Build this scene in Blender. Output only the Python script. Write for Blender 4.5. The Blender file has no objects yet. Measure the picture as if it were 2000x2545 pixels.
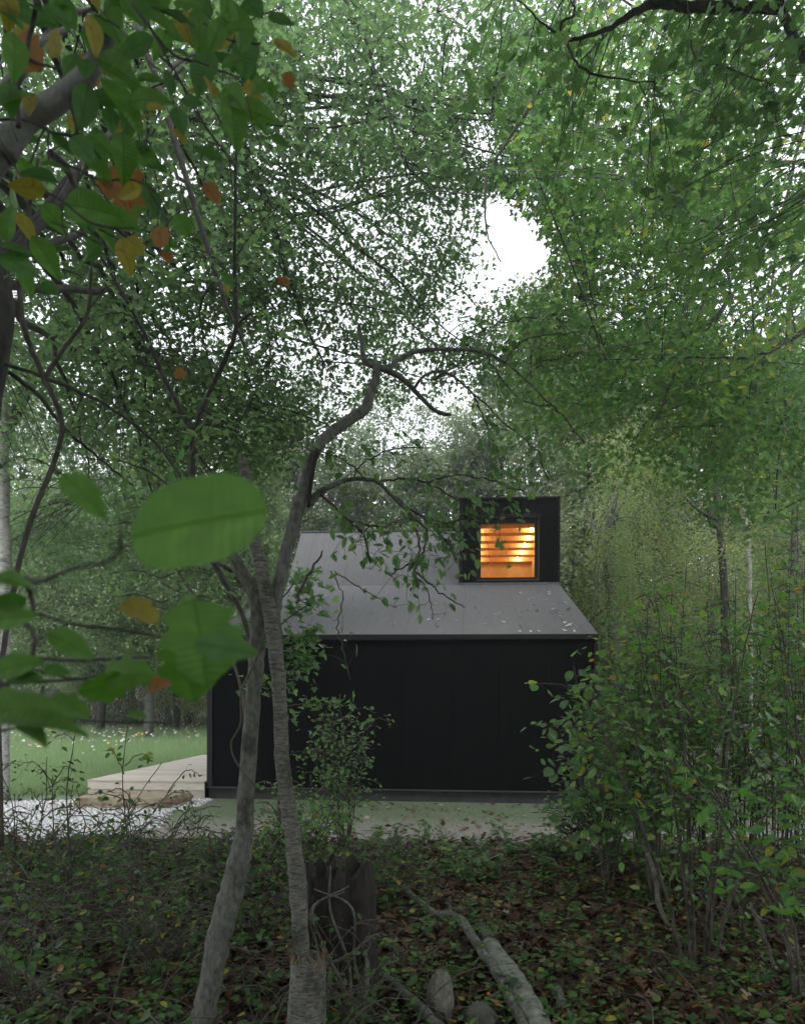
import bpy, math, random
import numpy as np
from math import radians, sin, cos, tan, pi
C = bpy.context.scene
col = C.collection
R = np.random.RandomState(7)
random.seed(7)
# ------------------------------------------------------------------ camera
F, CX, H, EYE = 1950.0, 1000.0, 1730.0, 1.75
cam_d = bpy.data.cameras.new('camera'); cam = bpy.data.objects.new('camera', cam_d); col.objects.link(cam)
cam.location = (0, 0, EYE); cam.rotation_euler = (radians(90), 0, 0)
cam.rotation_euler = (radians(90), radians(-0.25), 0)
cam_d.sensor_fit = 'VERTICAL'; cam_d.sensor_height = 30.0; cam_d.sensor_width = 30.0
cam_d.lens = 30.0 * F / 2545.0
cam_d.shift_y = (H - 1272.5) / 2545.0
cam_d.clip_end = 900; cam_d.clip_start = 0.02
cam_d.dof.use_dof = True; cam_d.dof.focus_distance = 9.0; cam_d.dof.aperture_fstop = 4.5
C.camera = cam
# ------------------------------------------------------------------ world and sun (overcast)
SUN_EL, SUN_AZ = 58, 200
w = bpy.data.worlds.new('World'); C.world = w; w.use_nodes = True
nt = w.node_tree; nt.nodes.clear()
out = nt.nodes.new('ShaderNodeOutputWorld'); bg = nt.nodes.new('ShaderNodeBackground')
sky = nt.nodes.new('ShaderNodeTexSky'); sky.sky_type = 'NISHITA'; sky.sun_disc = False
sky.sun_elevation = radians(SUN_EL); sky.sun_rotation = radians(SUN_AZ); sky.air_density = 1.0; sky.dust_density = 6.0
hs = nt.nodes.new('ShaderNodeHueSaturation'); hs.inputs['Saturation'].default_value = 0.12
mx = nt.nodes.new('ShaderNodeMix'); mx.data_type = 'RGBA'; mx.inputs[0].default_value = 0.75
mx.inputs[7].default_value = (9.6, 9.9, 10.6, 1)
nt.links.new(sky.outputs[0], hs.inputs['Color']); nt.links.new(hs.outputs[0], mx.inputs[6])
nt.links.new(mx.outputs[2], bg.inputs['Color']); bg.inputs['Strength'].default_value = 0.15
nt.links.new(bg.outputs[0], out.inputs['Surface'])
sd = bpy.data.lights.new('sun', 'SUN'); sd.energy = 0.9; sd.angle = radians(25); sd.color = (1, .97, .92)
so = bpy.data.objects.new('sun', sd); col.objects.link(so)
so.rotation_euler = (radians(90 - SUN_EL), 0, radians(180 - SUN_AZ))
C.view_settings.view_transform = 'Standard'; C.view_settings.look = 'None'
C.view_settings.exposure = 0.6; C.view_settings.gamma = 1
C.render.engine = 'CYCLES'
cy = C.cycles
cy.max_bounces = 6; cy.diffuse_bounces = 4; cy.glossy_bounces = 2; cy.transmission_bounces = 5
cy.transparent_max_bounces = 6; cy.caustics_reflective = False; cy.caustics_refractive = False
cy.use_denoising = True; cy.sample_clamp_indirect = 6

# ------------------------------------------------------------------ helpers
def P(px, py, Y): return np.array([(px - CX) / F * Y, Y, EYE + (H - py) / F * Y])
def proj(p):
    Y = np.maximum(p[:, 1], .05)
    return CX + p[:, 0] / Y * F, H - (p[:, 2] - EYE) / Y * F
def smoothstep(a, b, x): t = np.clip((x - a) / (b - a), 0, 1); return t * t * (3 - 2 * t)
def zg(x, y):
    x = np.asarray(x, float); y = np.asarray(y, float)
    z = 0.05 * np.sin(x * 1.7 + 1) * np.sin(y * 1.3) * (1 - smoothstep(7.5, 9.3, y))
    z = z - .12 * (1 - smoothstep(3, 8.5, y)) * 0
    z = z + 2.6 * smoothstep(17, 45, y) * smoothstep(1.5, 9, x) * 1.0
    z = z + 1.2 * smoothstep(41, 60, y) * (1 - smoothstep(1.5, 9, x)) + 6 * smoothstep(55, 140, y)
    return z
class MB:
    def __init__(s): s.v = []; s.l = []; s.n = []; s.r = []; s.uv = []; s.nv = 0; s.hasuv = False
    def add(s, v, faces, rnd=0.5):
        v = np.asarray(v, float).reshape(-1, 3); fl = []
        for f in faces: fl.extend(f); s.n.append(np.array([len(f)])); s.r.append(np.array([rnd]))
        s.l.append(np.array(fl) + s.nv); s.v.append(v); s.nv += len(v)
    def addraw(s, v, loops, sizes, rnd):
        s.v.append(v); s.l.append(loops + s.nv); s.n.append(sizes); s.r.append(rnd); s.nv += len(v)
    def box(s, x0, x1, y0, y1, z0, z1, rnd=.5):
        v = [(x0,y0,z0),(x1,y0,z0),(x1,y1,z0),(x0,y1,z0),(x0,y0,z1),(x1,y0,z1),(x1,y1,z1),(x0,y1,z1)]
        s.add(v, [(0,3,2,1),(4,5,6,7),(0,1,5,4),(1,2,6,5),(2,3,7,6),(3,0,4,7)], rnd)
    def tube(s, pts, rad, seg=8, cap=True, bump=0.0, rnd=.5):
        pts = np.asarray(pts, float); n = len(pts); rad = np.broadcast_to(np.asarray(rad, float), (n,))
        t = np.gradient(pts, axis=0); t /= np.linalg.norm(t, axis=1)[:, None] + 1e-9
        ref = np.array([0, 1, 0.0]) if abs(t[0, 1]) < .9 else np.array([1, 0, 0.0])
        a = np.zeros_like(pts)
        for i in range(n):
            a_i = ref - t[i] * ref.dot(t[i]); a_i /= np.linalg.norm(a_i) + 1e-9; a[i] = a_i; ref = a_i
        b = np.cross(t, a); th = np.linspace(0, 2 * pi, seg, endpoint=False)
        rr = rad[:, None] * (1 + bump * R.uniform(-1, 1, (n, seg)))
        v = pts[:, None] + rr[..., None] * (np.cos(th)[None, :, None] * a[:, None] + np.sin(th)[None, :, None] * b[:, None])
        i = np.arange(n - 1)[:, None] * seg; j = np.arange(seg)[None]; j2 = (j + 1) % seg
        q = np.stack([i + j, i + j2, i + seg + j2, i + seg + j], -1).reshape(-1)
        sizes = np.full((n - 1) * seg, 4)
        if cap:
            q = np.concatenate([q, np.arange(seg)[::-1], np.arange(seg) + (n - 1) * seg]); sizes = np.concatenate([sizes, [seg, seg]])
        s.addraw(v.reshape(-1, 3), q, sizes, np.full(len(sizes), rnd))
    def build(s, name, m, parent=None, smooth=False):
        me = bpy.data.meshes.new(name)
        v = np.concatenate(s.v); l = np.concatenate(s.l).astype(np.int32); n = np.concatenate(s.n).astype(np.int32); r = np.concatenate(s.r)
        me.vertices.add(len(v)); me.vertices.foreach_set('co', v.astype(np.float32).ravel())
        me.loops.add(len(l)); me.loops.foreach_set('vertex_index', l)
        me.polygons.add(len(n)); st = np.concatenate([[0], np.cumsum(n)[:-1]]).astype(np.int32)
        me.polygons.foreach_set('loop_start', st)
        at = me.attributes.new('rnd', 'FLOAT', 'FACE'); at.data.foreach_set('value', r.astype(np.float32))
        me.update(calc_edges=True)
        me.polygons.foreach_set('use_smooth', np.full(len(n), smooth)); me.update()
        me.materials.append(m)
        o = bpy.data.objects.new(name, me); col.objects.link(o)
        if parent is not None: o.parent = parent; o.location = -np.array(parent.location)
        return o
def tag(o, label=None, cat=None, group=None, kind=None):
    if label: o['label'] = label
    if cat: o['category'] = cat
    if group: o['group'] = group
    if kind: o['kind'] = kind
    return o
def empty(name, loc, label, cat, group=None):
    o = bpy.data.objects.new(name, None); col.objects.link(o); o.location = tuple(float(a) for a in loc)
    o.empty_display_size = .1
    return tag(o, label, cat, group)
def smooth_path(p, k=6):
    p = np.asarray(p, float)
    if len(p) < 3: t = np.linspace(0, 1, k + 1)[:, None]; return p[0] * (1 - t) + p[-1] * t
    q = np.vstack([2 * p[0] - p[1], p, 2 * p[-1] - p[-2]]); o = []
    for i in range(1, len(q) - 2):
        for t in np.linspace(0, 1, k, endpoint=False):
            a, b, c, d = q[i - 1], q[i], q[i + 1], q[i + 2]
            o.append(.5 * ((2 * b) + (c - a) * t + (2 * a - 5 * b + 4 * c - d) * t * t + (3 * b - a - 3 * c + d) * t ** 3))
    o.append(p[-1]); return np.array(o)
def pxtube(mb, path, Y, seg=8, k=6, wob=0.0, bump=0.04):
    """path: (px, py, width px[, Y])"""
    pts = []
    for i, q in enumerate(path):
        y = q[3] if len(q) > 3 else (Y if np.isscalar(Y) else Y[0] + (Y[1] - Y[0]) * i / (len(path) - 1))
        pts.append(list(P(q[0], q[1], y)) + [q[2] * y / F / 2])
    s = smooth_path(pts, k); xyz = s[:, :3].copy()
    if wob: xyz[1:-1] += R.normal(0, wob, xyz[1:-1].shape)
    mb.tube(xyz, np.maximum(s[:, 3], .0015), seg, bump=bump)
    return xyz
# leaf templates (unit length along +x)
def half(pts, fold):
    u = [(x, y, abs(y) * fold) for x, y in pts]; d = [(x, -y, abs(y) * fold) for x, y in pts[1:-1]]
    v = u + d; n = len(pts)
    f1 = list(range(n)); f2 = [0] + list(range(n, n + len(d))) + [n - 1]
    return np.array(v), np.array(f1[::-1] + f2), np.array([len(f1), len(f2)])
OV = half([(0,0),(.12,.16),(.38,.27),(.7,.2),(.88,.08),(1,0)], .25)
RO = half([(0,0),(.1,.3),(.38,.44),(.72,.36),(.92,.12),(1,0)], .2)
MA = half([(0,0),(-.08,.3),(.2,.24),(.32,.52),(.52,.22),(.72,.2),(1,0)], .25)
OK_ = half([(0,0),(.15,.1),(.25,.27),(.38,.12),(.52,.34),(.65,.13),(.8,.22),(1,0)], .5)
SM = half([(0,0),(.4,.24),(1,0)], .3)
DI = (np.array([(0,0,0),(.45,.34,.05),(1,0,-.05),(.5,-.34,.05)]), np.array([0,3,2,1]), np.array([4]))
BL = (np.array([(0,0.03,0),(0,-.03,0),(1,0,0)]), np.array([0,1,2]), np.array([3]))
def leaves(mb, T, pos, dirv, nrm, size, rnd):
    tv, tl, ts = T; N = len(pos)
    if N == 0: return
    x = dirv / (np.linalg.norm(dirv, axis=1)[:, None] + 1e-9)
    z = nrm - x * (nrm * x).sum(1)[:, None]; z /= np.linalg.norm(z, axis=1)[:, None] + 1e-9
    y = np.cross(z, x)
    v = pos[:, None] + size[:, None, None] * (tv[None, :, 0, None] * x[:, None] + tv[None, :, 1, None] * y[:, None] + tv[None, :, 2, None] * z[:, None])
    l = (np.arange(N)[:, None] * len(tv) + tl[None]).reshape(-1)
    mb.addraw(v.reshape(-1, 3), l, np.tile(ts, N), np.repeat(rnd, len(ts)))
# openings in the canopy: (px, py, rx, ry, strength)
GAPS = [(1275,600,66,72,1.35),(1215,520,50,50,.8),(1315,640,50,50,.9),(1180,730,80,50,.7),(1120,810,80,40,.65),(1060,930,100,50,.5),(1190,360,45,55,.7),
        (1250,30,100,70,.3),(455,440,26,30,1.1),(520,850,120,60,.35),(240,1130,110,60,.4),(930,650,170,160,.32),(900,480,150,120,.3),(620,420,60,90,.35),
        (1000,1100,150,60,.35),(230,330,40,80,.4),(60,1180,120,50,.5),(740,980,120,60,.3),(860,200,140,120,.25),(1100,120,120,120,.3),(1000,1050,160,70,.3),(400,650,150,60,.25)]
def gapkeep(p, k=1.0):
    x, y = proj(p); s = np.zeros(len(p))
    for a, b, rx, ry, st in GAPS: s += st * np.exp(-((x - a) / rx) ** 2 - ((y - b) / ry) ** 2)
    return R.uniform(0, 1, len(p)) > s * k
def sprays(mb, cen, nleaf, rad, size, T=MA, flat=.22, tilt=.45, rlo=0., rhi=1., gap=1.0, droop=.25, up=(0,0,1)):
    """leafy sprays: flattened groups of leaves round each centre"""
    M = len(cen)
    if M == 0: return
    cen = np.repeat(cen, nleaf, 0); N = len(cen)
    yaw = np.repeat(R.uniform(0, 2 * pi, M), nleaf); t1 = np.repeat(R.normal(0, .3, M), nleaf); t2 = np.repeat(R.normal(0, .3, M), nleaf)
    crnd = np.repeat(R.uniform(0, 1, M), nleaf)
    a = R.uniform(0, 2 * pi, N); r = rad * np.sqrt(R.uniform(.02, 1, N)); ell = .6
    lx = r * np.cos(a); ly = r * np.sin(a) * ell
    dx = np.cos(yaw) * lx - np.sin(yaw) * ly; dy = np.sin(yaw) * lx + np.cos(yaw) * ly
    dz = t1 * dx + t2 * dy + R.normal(0, flat * rad, N) - droop * r * r / rad
    pos = cen + np.stack([dx, dy, dz], 1)
    d = np.stack([dx, dy, -R.uniform(.0, .6, N) * rad], 1) / rad + R.normal(0, .45, (N, 3))
    n = np.stack([R.normal(0, tilt, N) - t1 * .6, R.normal(0, tilt, N) - t2 * .6, np.ones(N)], 1)
    rn = np.clip(rlo + (rhi - rlo) * (.55 * crnd + .45 * R.uniform(0, 1, N)), 0, 1)
    sz = size * R.uniform(.65, 1.2, N)
    if gap > 0:
        k = gapkeep(pos, gap); pos, d, n, rn, sz = pos[k], d[k], n[k], rn[k], sz[k]
    leaves(mb, T, pos, d, n, sz, rn)
def blob_pts(px, py, Y, rpx, rpy, rY, n, shell=.35):
    d = R.normal(0, 1, (n, 3)); d /= np.linalg.norm(d, axis=1)[:, None]
    q = R.uniform(-1, 1, (n * 2 + 40, 2)); q = q[(np.abs(q) ** 3).sum(1) < 1][:n]
    d = np.stack([q[:, 0] * (1 + .12 * R.normal(0, 1, n)), np.clip(R.normal(0, .5, n), -1.2, 1.2), q[:, 1] * (1 + .12 * R.normal(0, 1, n))], 1)
    y = Y + d[:, 1] * rY
    X = (px + d[:, 0] * rpx - CX) / F * y; Z = EYE + (H - (py + d[:, 2] * rpy)) / F * y
    return np.stack([X, y, Z], 1)
def connect(mb, pts, skel, r0=.012, frac=1.0, seg=3):
    skel = np.asarray(skel)
    for p in pts:
        if R.uniform() > frac: continue
        dd = skel - p; i = np.argmin((dd ** 2).sum(1) + (skel[:, 2] > p[2] + .5) * 2); q = skel[i]; L = np.linalg.norm(p - q)
        if L < .1 or L > 4.5: continue
        m = (p + q) / 2 + np.array([0, 0, .12 * L]) + R.normal(0, .06 * L, 3)
        e = p + (p - q) / L * .25
        s = smooth_path([q, m, p, e], 3); mb.tube(s, np.linspace(r0 * min(1.3, .4 + L * .4), .003, len(s)), seg, cap=False)

# ------------------------------------------------------------------ materials
def mat(name):
    m = bpy.data.materials.new(name); m.use_nodes = True; nt = m.node_tree
    return m, nt, nt.nodes['Principled BSDF']
def N(nt, t, **k):
    n = nt.nodes.new(t)
    for a, b in k.items():
        if a in n.inputs: n.inputs[a].default_value = b
        else: setattr(n, a, b)
    return n
def ramp(nt, stops):
    r = nt.nodes.new('ShaderNodeValToRGB'); e = r.color_ramp.elements
    while len(e) < len(stops): e.new(.5)
    for i, (p, c) in enumerate(stops): e[i].position = p; e[i].color = (*c, 1)
    return r
def leaf_mat(name, stops, trans=.45, tgain=1.6, rough=.42, spec=.35):
    m, nt, b = mat(name)
    a = N(nt, 'ShaderNodeAttribute', attribute_name='rnd'); r = ramp(nt, stops)
    nt.links.new(a.outputs['Fac'], r.inputs[0]); nt.links.new(r.outputs[0], b.inputs['Base Color'])
    b.inputs['Roughness'].default_value = rough; b.inputs['Specular IOR Level'].default_value = spec
    g = N(nt, 'ShaderNodeMix', data_type='RGBA', blend_type='MULTIPLY'); g.inputs[0].default_value = 1
    g.inputs[7].default_value = (tgain * .95, tgain * 1.05, tgain * .7, 1); nt.links.new(r.outputs[0], g.inputs[6])
    t = N(nt, 'ShaderNodeBsdfTranslucent'); nt.links.new(g.outputs[2], t.inputs['Color'])
    mxs = N(nt, 'ShaderNodeMixShader'); mxs.inputs[0].default_value = trans
    nt.links.new(b.outputs[0], mxs.inputs[1]); nt.links.new(t.outputs[0], mxs.inputs[2])
    nt.links.new(mxs.outputs[0], nt.nodes['Material Output'].inputs['Surface'])
    return m
G = leaf_mat('maple_leaf', [(0,(.07,.115,.065)),(.45,(.09,.145,.075)),(.8,(.115,.175,.08)),(.96,(.15,.21,.06)),(1,(.3,.22,.05))], trans=.58, tgain=2.0)
GB = leaf_mat('bright_leaf', [(0,(.08,.16,.07)),(.5,(.115,.21,.08)),(.8,(.17,.26,.09)),(.9,(.32,.33,.08)),(1,(.5,.35,.07))], rough=.35, spec=.5, trans=.5, tgain=1.75)
GF = leaf_mat('far_leaf', [(0,(.11,.155,.1)),(.5,(.16,.205,.125)),(.85,(.22,.25,.13)),(1,(.4,.35,.12))], rough=.4, spec=.5)  # paler than near leaves: brightness of the haze is put into the colour
GP = leaf_mat('pale_leaf', [(0,(.11,.17,.08)),(.5,(.16,.23,.1)),(.8,(.24,.29,.11)),(.92,(.38,.36,.12)),(1,(.5,.36,.1))], rough=.35, spec=.6)
GS = leaf_mat('shrub_leaf', [(0,(.065,.165,.04)),(.5,(.1,.24,.045)),(.9,(.16,.31,.05)),(.97,(.25,.27,.04)),(1,(.4,.2,.04))], spec=.45)
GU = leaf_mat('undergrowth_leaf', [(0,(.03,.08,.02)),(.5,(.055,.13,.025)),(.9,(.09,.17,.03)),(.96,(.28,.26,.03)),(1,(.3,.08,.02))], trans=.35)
LIT = leaf_mat('dry_leaf', [(0,(.02,.012,.008)),(.35,(.05,.026,.015)),(.6,(.095,.045,.023)),(.8,(.16,.085,.042)),(.92,(.28,.21,.15)),(1,(.38,.33,.27))], trans=.12, tgain=1.2, rough=.6)
GRS = leaf_mat('grass_blade', [(0,(.17,.26,.13)),(.6,(.25,.34,.19)),(1,(.36,.4,.24))], trans=.35, rough=.6)
GRL = leaf_mat('lawn_blade', [(0,(.1,.17,.08)),(.6,(.15,.22,.11)),(1,(.32,.29,.22))], trans=.3, rough=.6)
def bark_mat(name, c0, c1, c2, birch=False, sc=9):
    m, nt, b = mat(name); tc = N(nt, 'ShaderNodeTexCoord'); mp = N(nt, 'ShaderNodeMapping')
    mp.inputs['Scale'].default_value = (1, 1, 5) if birch else (1, 1, .5)
    nt.links.new(tc.outputs['Object'], mp.inputs[0])
    n1 = N(nt, 'ShaderNodeTexNoise', Scale=sc * 2.2, Detail=6, Roughness=.7); nt.links.new(mp.outputs[0], n1.inputs[0])
    n2 = N(nt, 'ShaderNodeTexNoise', Scale=5.5, Detail=9, Roughness=.68); nt.links.new(tc.outputs['Object'], n2.inputs[0])
    r1 = ramp(nt, [(.36, c0), (.5, c1), (.72, c2)] if birch else [(.3, c0), (.5, c1), (.75, c2)])
    nt.links.new(n1.outputs[0], r1.inputs[0])
    mxx = N(nt, 'ShaderNodeMix', data_type='RGBA', blend_type='MULTIPLY'); mxx.inputs[0].default_value = .85
    r2 = ramp(nt, [(.38, (.2, .22, .16)), (.44, (.6, .66, .55)), (.52, (.8, .84, .78)), (.66, (1.0, 1.0, 1.0)), (.7, (1.35, 1.4, 1.3))]); nt.links.new(n2.outputs[0], r2.inputs[0])
    nt.links.new(r1.outputs[0], mxx.inputs[6]); nt.links.new(r2.outputs[0], mxx.inputs[7]); nt.links.new(mxx.outputs[2], b.inputs['Base Color'])
    bp = N(nt, 'ShaderNodeBump', Strength=.8, Distance=.01); nt.links.new(n1.outputs[0], bp.inputs['Height']); nt.links.new(bp.outputs[0], b.inputs['Normal'])
    b.inputs['Roughness'].default_value = .85
    return m
BG = bark_mat('grey_bark', (.045,.043,.038), (.125,.125,.113), (.23,.23,.21), sc=20)
BL2 = bark_mat('pale_beech_bark', (.1,.1,.095), (.2,.205,.2), (.3,.31,.3))
BB = bark_mat('birch_bark', (.03,.026,.022), (.14,.135,.12), (.27,.26,.24), birch=True, sc=13)
BD = bark_mat('dark_bark', (.02,.017,.014), (.05,.045,.038), (.1,.09,.08))
BT = bark_mat('twig_bark', (.05,.04,.035), (.1,.085,.07), (.17,.15,.13))
BW = bark_mat('pale_birch_bark', (.2,.18,.17), (.5,.49,.47), (.7,.7,.68), birch=True, sc=5)
BR = bark_mat('rotten_wood', (.006,.005,.004), (.018,.013,.01), (.05,.032,.022), sc=18)
def plain(name, c, rough=.7, nscale=20, amt=.25, bump=.2, spec=.3):
    m, nt, b = mat(name); tc = N(nt, 'ShaderNodeTexCoord')
    n = N(nt, 'ShaderNodeTexNoise', Scale=nscale, Detail=6); nt.links.new(tc.outputs['Object'], n.inputs[0])
    r = ramp(nt, [(.3, tuple(a * (1 - amt) for a in c)), (.7, tuple(min(1, a * (1 + amt)) for a in c))])
    nt.links.new(n.outputs[0], r.inputs[0]); nt.links.new(r.outputs[0], b.inputs['Base Color'])
    bp = N(nt, 'ShaderNodeBump', Strength=bump, Distance=.01); nt.links.new(n.outputs[0], bp.inputs['Height']); nt.links.new(bp.outputs[0], b.inputs['Normal'])
    b.inputs['Roughness'].default_value = rough; b.inputs['Specular IOR Level'].default_value = spec
    return m

# ------------------------------------------------------------------ ground
def ground():
    xs = np.concatenate([np.linspace(-160, -14, 24), np.linspace(-12, 12, 97), np.linspace(14, 160, 24)])
    ys = np.concatenate([np.linspace(-60, 1, 12), np.linspace(2, 24, 89), np.linspace(26, 60, 18), np.linspace(66, 300, 20)])
    X, Y = np.meshgrid(xs, ys); Z = zg(X, Y); nx, ny = len(xs), len(ys)
    v = np.stack([X, Y, Z], -1).reshape(-1, 3)
    i = (np.arange(ny - 1)[:, None] * nx + np.arange(nx - 1)[None]).reshape(-1)
    q = np.stack([i, i + 1, i + nx + 1, i + nx], 1).reshape(-1)
    mb = MB(); mb.addraw(v, q, np.full(len(i), 4), np.full(len(i), .5))
    m, nt, b = mat('ground_soil'); tc = N(nt, 'ShaderNodeTexCoord')
    sp = N(nt, 'ShaderNodeSeparateXYZ'); nt.links.new(tc.outputs['Object'], sp.inputs[0])
    n1 = N(nt, 'ShaderNodeTexNoise', Scale=1.3, Detail=5); nt.links.new(tc.outputs['Object'], n1.inputs[0])
    n2 = N(nt, 'ShaderNodeTexNoise', Scale=28, Detail=8, Roughness=.7); nt.links.new(tc.outputs['Object'], n2.inputs[0])
    soil = ramp(nt, [(.3, (.012,.008,.005)), (.5, (.05,.03,.018)), (.65, (.11,.065,.035)), (.8, (.2,.15,.1))]); nt.links.new(n2.outputs[0], soil.inputs[0])
    lawn = ramp(nt, [(.35, (.09,.14,.075)), (.55, (.14,.18,.11)), (.75, (.26,.23,.18))]); nt.links.new(n2.outputs[0], lawn.inputs[0])
    dirt = ramp(nt, [(.3, (.16,.15,.135)), (.7, (.32,.295,.275))])
    mead = ramp(nt, [(.35, (.1,.17,.06)), (.7, (.18,.26,.11))]); nt.links.new(n2.outputs[0], mead.inputs[0]); nt.links.new(n2.outputs[0], dirt.inputs[0])
    # worn pale strip of the lawn nearest the trees
    def band(inp, a, b_, nz=1.2):
        ad = N(nt, 'ShaderNodeMath', operation='MULTIPLY_ADD'); ad.inputs[1].default_value = nz; nt.links.new(n1.outputs[0], ad.inputs[0]); nt.links.new(inp, ad.inputs[2])
        mr = N(nt, 'ShaderNodeMapRange'); mr.inputs[1].default_value = a; mr.inputs[2].default_value = b_; nt.links.new(ad.outputs[0], mr.inputs[0]); return mr.outputs[0]
    def mixc(f, a, c):
        q = N(nt, 'ShaderNodeMix', data_type='RGBA'); nt.links.new(f, q.inputs[0]); nt.links.new(a, q.inputs[6]); nt.links.new(c, q.inputs[7]); return q.outputs[2]
    c1 = mixc(band(sp.outputs['Y'], 10.9, 12.0), dirt.outputs[0], lawn.outputs[0])
    c2 = mixc(band(sp.outputs['Y'], 9.4, 9.9), soil.outputs[0], c1)
    c2 = mixc(band(sp.outputs['Y'], 17, 21, 2), c2, mead.outputs[0])
    c3 = mixc(band(sp.outputs['Y'], 42, 44, 3), c2, soil.outputs[0])
    fx = band(sp.outputs['X'], 5.2, 7, 1.5); fy = band(sp.outputs['Y'], 19, 23, 2)
    ml = N(nt, 'ShaderNodeMath', operation='MULTIPLY'); nt.links.new(fx, ml.inputs[0]); nt.links.new(fy, ml.inputs[1])
    c4 = mixc(ml.outputs[0], c3, soil.outputs[0])
    nt.links.new(c4, b.inputs['Base Color']); b.inputs['Roughness'].default_value = .95
    bp = N(nt, 'ShaderNodeBump', Strength=.7, Distance=.03); nt.links.new(n2.outputs[0], bp.inputs['Height']); nt.links.new(bp.outputs[0], b.inputs['Normal'])
    tag(mb.build('ground', m, smooth=True), kind='structure')
ground()

# ------------------------------------------------------------------ cabin (local frame: u right, v depth)
YAW = radians(5)
cabin = empty('cabin', (0, 13, 0), 'matte black cabin with grey felt roof and one lit square window high up', 'cabin')
cabin.rotation_euler = (0, 0, -YAW)
def U(px, py=None, v=0.0):
    """px -> local u on the plane v"""
    k = (px - CX) / F
    # world X = u cos + v sin ; Y = 13 - u sin + v cos
    return (k * (13 + v * cos(YAW)) - v * sin(YAW)) / (cos(YAW) + k * sin(YAW))
def Zl(py, u, v): return EYE + (H - py) / F * (13 - u * sin(YAW) + v * cos(YAW))
def cpart(mb, name, m, parent=None, smooth=False):
    o = mb.build(name, m, None, smooth); o.parent = parent or cabin; return o
uL, uR = U(516), U(1483)
zF = Zl(1962, 0, 0); zE = Zl(1592, 0, 0)
m_wall, nt, b = mat('black_board_wall')
tc = N(nt, 'ShaderNodeTexCoord'); sp = N(nt, 'ShaderNodeSeparateXYZ'); nt.links.new(tc.outputs['Object'], sp.inputs[0])
sc_ = N(nt, 'ShaderNodeMath', operation='MULTIPLY'); sc_.inputs[1].default_value = 1.25; nt.links.new(sp.outputs['X'], sc_.inputs[0])
fr = N(nt, 'ShaderNodeMath', operation='FRACT'); nt.links.new(sc_.outputs[0], fr.inputs[0])
rr = ramp(nt, [(0, (0, 0, 0)), (.012, (1, 1, 1)), (.988, (1, 1, 1)), (1, (0, 0, 0))]); nt.links.new(fr.outputs[0], rr.inputs[0])
n = N(nt, 'ShaderNodeTexNoise', Scale=3, Detail=8); mp = N(nt, 'ShaderNodeMapping'); mp.inputs['Scale'].default_value = (2.5, 2.5, .5)
nt.links.new(tc.outputs['Object'], mp.inputs[0]); nt.links.new(mp.outputs[0], n.inputs[0])
r2 = ramp(nt, [(.3, (.004,.004,.0042)), (.7, (.007,.007,.0072))]); nt.links.new(n.outputs[0], r2.inputs[0])
nt.links.new(r2.outputs[0], b.inputs['Base Color']); b.inputs['Roughness'].default_value = .7; b.inputs['Specular IOR Level'].default_value = .06
bp = N(nt, 'ShaderNodeBump', Strength=1, Distance=.008); nt.links.new(rr.outputs[0], bp.inputs['Height']); nt.links.new(bp.outputs[0], b.inputs['Normal'])
m_trim = plain('black_trim', (.009,.009,.0095), .5, 12, .2, .1)
m_roof, nt, b = mat('grey_roof_felt')
tc = N(nt, 'ShaderNodeTexCoord'); sp = N(nt, 'ShaderNodeSeparateXYZ'); nt.links.new(tc.outputs['Object'], sp.inputs[0])
sc_ = N(nt, 'ShaderNodeMath', operation='MULTIPLY'); sc_.inputs[1].default_value = 1.02; nt.links.new(sp.outputs['X'], sc_.inputs[0])
fr = N(nt, 'ShaderNodeMath', operation='FRACT'); nt.links.new(sc_.outputs[0], fr.inputs[0])
rr = ramp(nt, [(0, (.25, .25, .25)), (.02, (1, 1, 1)), (.05, (1.0, 1.0, 1.0)), (1, (1, 1, 1))]); nt.links.new(fr.outputs[0], rr.inputs[0])
n = N(nt, 'ShaderNodeTexNoise', Scale=3.5, Detail=12, Roughness=.75); mp = N(nt, 'ShaderNodeMapping'); mp.inputs['Scale'].default_value = (3, .35, .35)
nt.links.new(tc.outputs['Object'], mp.inputs[0]); nt.links.new(mp.outputs[0], n.inputs[0])
r2 = ramp(nt, [(.3, (.112,.112,.114)), (.7, (.152,.151,.153))]); nt.links.new(n.outputs[0], r2.inputs[0])
mm = N(nt, 'ShaderNodeMix', data_type='RGBA', blend_type='MULTIPLY'); mm.inputs[0].default_value = .5
nt.links.new(r2.outputs[0], mm.inputs[6]); nt.links.new(rr.outputs[0], mm.inputs[7]); nt.links.new(mm.outputs[2], b.inputs['Base Color'])
b.inputs['Roughness'].default_value = .85; b.inputs['Specular IOR Level'].default_value = .2
nf = N(nt, 'ShaderNodeTexNoise', Scale=90, Detail=3); nt.links.new(tc.outputs['Object'], nf.inputs[0])
bp = N(nt, 'ShaderNodeBump', Strength=.35, Distance=.004); nt.links.new(nf.outputs[0], bp.inputs['Height']); nt.links.new(bp.outputs[0], b.inputs['Normal'])
m_conc = plain('dark_concrete', (.045,.044,.042), .9, 8, .25, .3)
m_pine = plain('pine_board', (.62,.4,.17), .5, 6, .12, .1)
m_beam = plain('pine_beam', (.72,.43,.18), .5, 14, .2, .1)
vC = 5.7; zC = 4.40; vR = vC + 1.6; zR = 6.02; vB = 14
EV = -.05
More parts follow.
